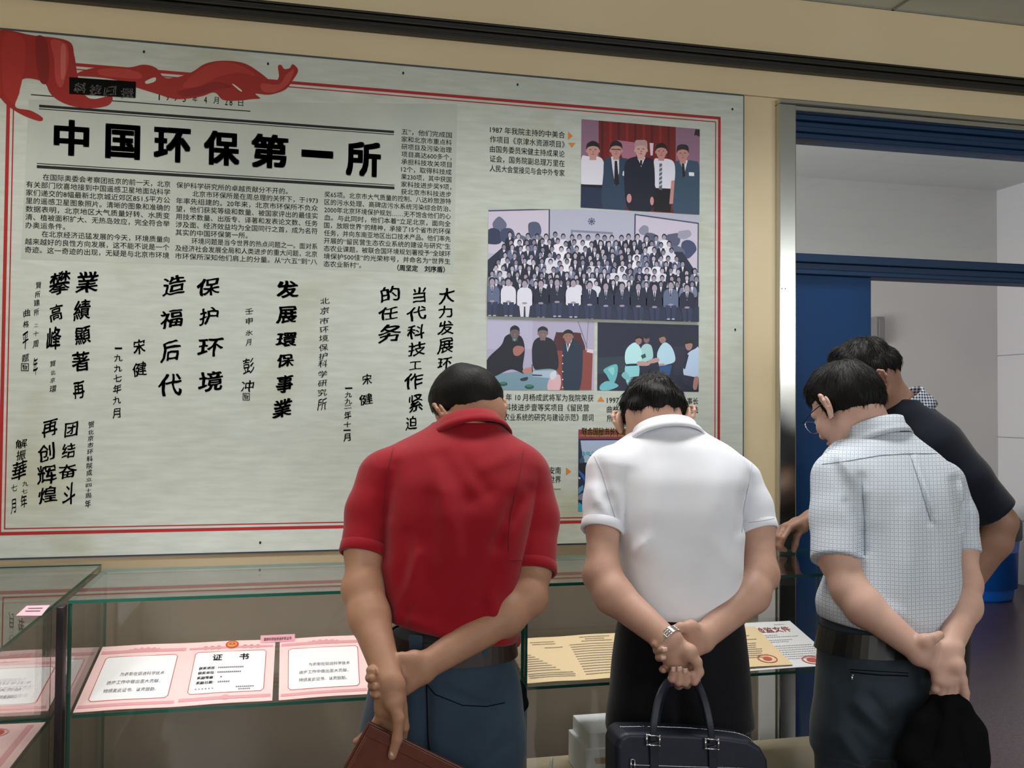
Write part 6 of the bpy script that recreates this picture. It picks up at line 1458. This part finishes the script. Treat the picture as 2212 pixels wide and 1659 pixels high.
# ---------------- the man in the navy shirt
FA = -1.0
p = person(at(2040, 1400, -.55), 'man in navy shirt with checked collar, leaning over with one hand on glass')
rows = [prow(*q, FA) for q in ((862, 1915, 1985, -.5, .066), (890, 1890, 2025, -.5, .09), (930, 1880, 2062, -.5, .11), (980, 1890, 2092, -.5, .122), (1040, 1905, 2104, -.5, .13), (1110, 1925, 2104, -.5, .13), (1200, 1940, 2098, -.5, .128), (1300, 1945, 2090, -.5, .125), (1360, 1945, 2088, -.5, .122))]
hc = at(1866, 807, -.5); fr = frame(-1.32, .5, .05)
aN = pts([(2028, 965, -.62), (2100, 1050, -.66), (2162, 1128, -.68), (2150, 1170, -.67), (2078, 1289, -.63)]); aF = pts([(1935, 950, -.36), (1900, 1010, -.3), (1850, 1085, -.26), (1815, 1098, -.26), (1752, 1118, -.272)])
lo, hi = bounds(aN+aF+[hc, at(1690, 1190, -.28), at(1780, 760, -.5), at(2040, 1350, -.6)], .11)
S = Solid(lo, hi, .0035); S.loft(rows, .02, grow=-.02, ztop=rows[0][0]-.02, zbot=at(2000, 1340, -.5)[2])
S.chain(aN, [.06, .052, .045, .046, .029], .02); S.chain(aF, [.055, .047, .042, .041, .0275], .02)
HP, HR = head(S, hc, fr, 1.0, at(1955, 900, -.5), (.058, .062))
hand(S, at(1752, 1119, -.272), pts([(1708, 1138, -.30), (1697, 1137, -.28), (1689, 1141, -.262), (1684, 1148, -.245)]),
     [pts([(1692, 1162, -.312), (1686, 1180, -.305), (1696, 1188, -.295)]), pts([(1682, 1160, -.29), (1680, 1178, -.287), (1688, 1187, -.285)]), pts([(1677, 1160, -.27), (1676, 1176, -.27), (1683, 1184, -.27)]), pts([(1674, 1163, -.25), (1675, 1176, -.252), (1681, 1183, -.255)])],
     pts([(1735, 1138, -.29), (1722, 1156, -.292), (1718, 1176, -.292), (1715, 1188, -.29)]), (0, 0, -1))
hand(S, at(2078, 1290, -.63), pts([(2066, 1322, -.67), (2060, 1322, -.66), (2054, 1320, -.65), (2050, 1316, -.64)]), [pts([(2058, 1347, -.69), (2053, 1362, -.69), (2050, 1374, -.685)]), pts([(2050, 1347, -.68), (2045, 1364, -.68), (2042, 1376, -.675)]), pts([(2044, 1344, -.67), (2038, 1360, -.67), (2035, 1372, -.665)]), pts([(2040, 1338, -.655), (2035, 1350, -.655), (2032, 1360, -.65)])], pts([(2076, 1314, -.66), (2072, 1332, -.675), (2068, 1346, -.68)]), (-1, 0, 0))
body = S.build('body', M['skinD'], p); eyes(HP, HR, 1.0, p)
hair_part('hair', hc, fr, 1.0, p, back=-.075, side=-.02, front=.045, thick=(.014, .008, .022), seed=5, rise=.6, rough=.0028, freq=85, slen=.02, lift=.4, taper=.07)
sN = pts([(2028, 962, -.61), (2090, 1035, -.65), (2150, 1108, -.675)]); sF = pts([(1935, 950, -.37), (1905, 1000, -.31), (1885, 1040, -.285)])
lo, hi = bounds([A_(r[1]-r[3], r[2]-r[4], r[0]) for r in rows]+[A_(r[1]+r[3], r[2]+r[4], r[0]) for r in rows]+sN+sF, .08)
S = Solid(lo, hi, .0045); S.loft(rows, .02, zbot=at(2000, 1355, -.5)[2])
sleeves(S, [(*sN, (.075, .07, .064)), (*sF, (.07, .062, .058))], .045); wrinkle(S, .002, 8)
shirt = S.build('shirt', M['navyshirt'], p)
collar('collar', at(1954, 888, -.5), (-.5, .05, .86), (-.86, .05, -.5), .072, .074, .045, M['gingham'], shirt, fold=.010, flare=.014, drop=.018)
trow = [prow(*q, FA) for q in ((1345, 1948, 2088, -.5, .12), (1420, 1945, 2086, -.5, .13), (1500, 1945, 2084, -.5, .13), (1560, 1950, 2078, -.5, .12))]
h1 = at(2015, 1540, -.58); h2 = at(2015, 1540, -.42)
lg = [(h1, A_(h1[0]+.06, -.6, .48), A_(h1[0]+.11, -.6, .07), (.085, .075, .064)), (h2, A_(h2[0]+.06, -.4, .48), A_(h2[0]+.11, -.4, .07), (.085, .075, .064))]
trousers(trow, lg, M['blacktrouser'], p)
for g_ in lg: shoe(g_[2]+A_(-.02, 0, 0), FA-.2, p)
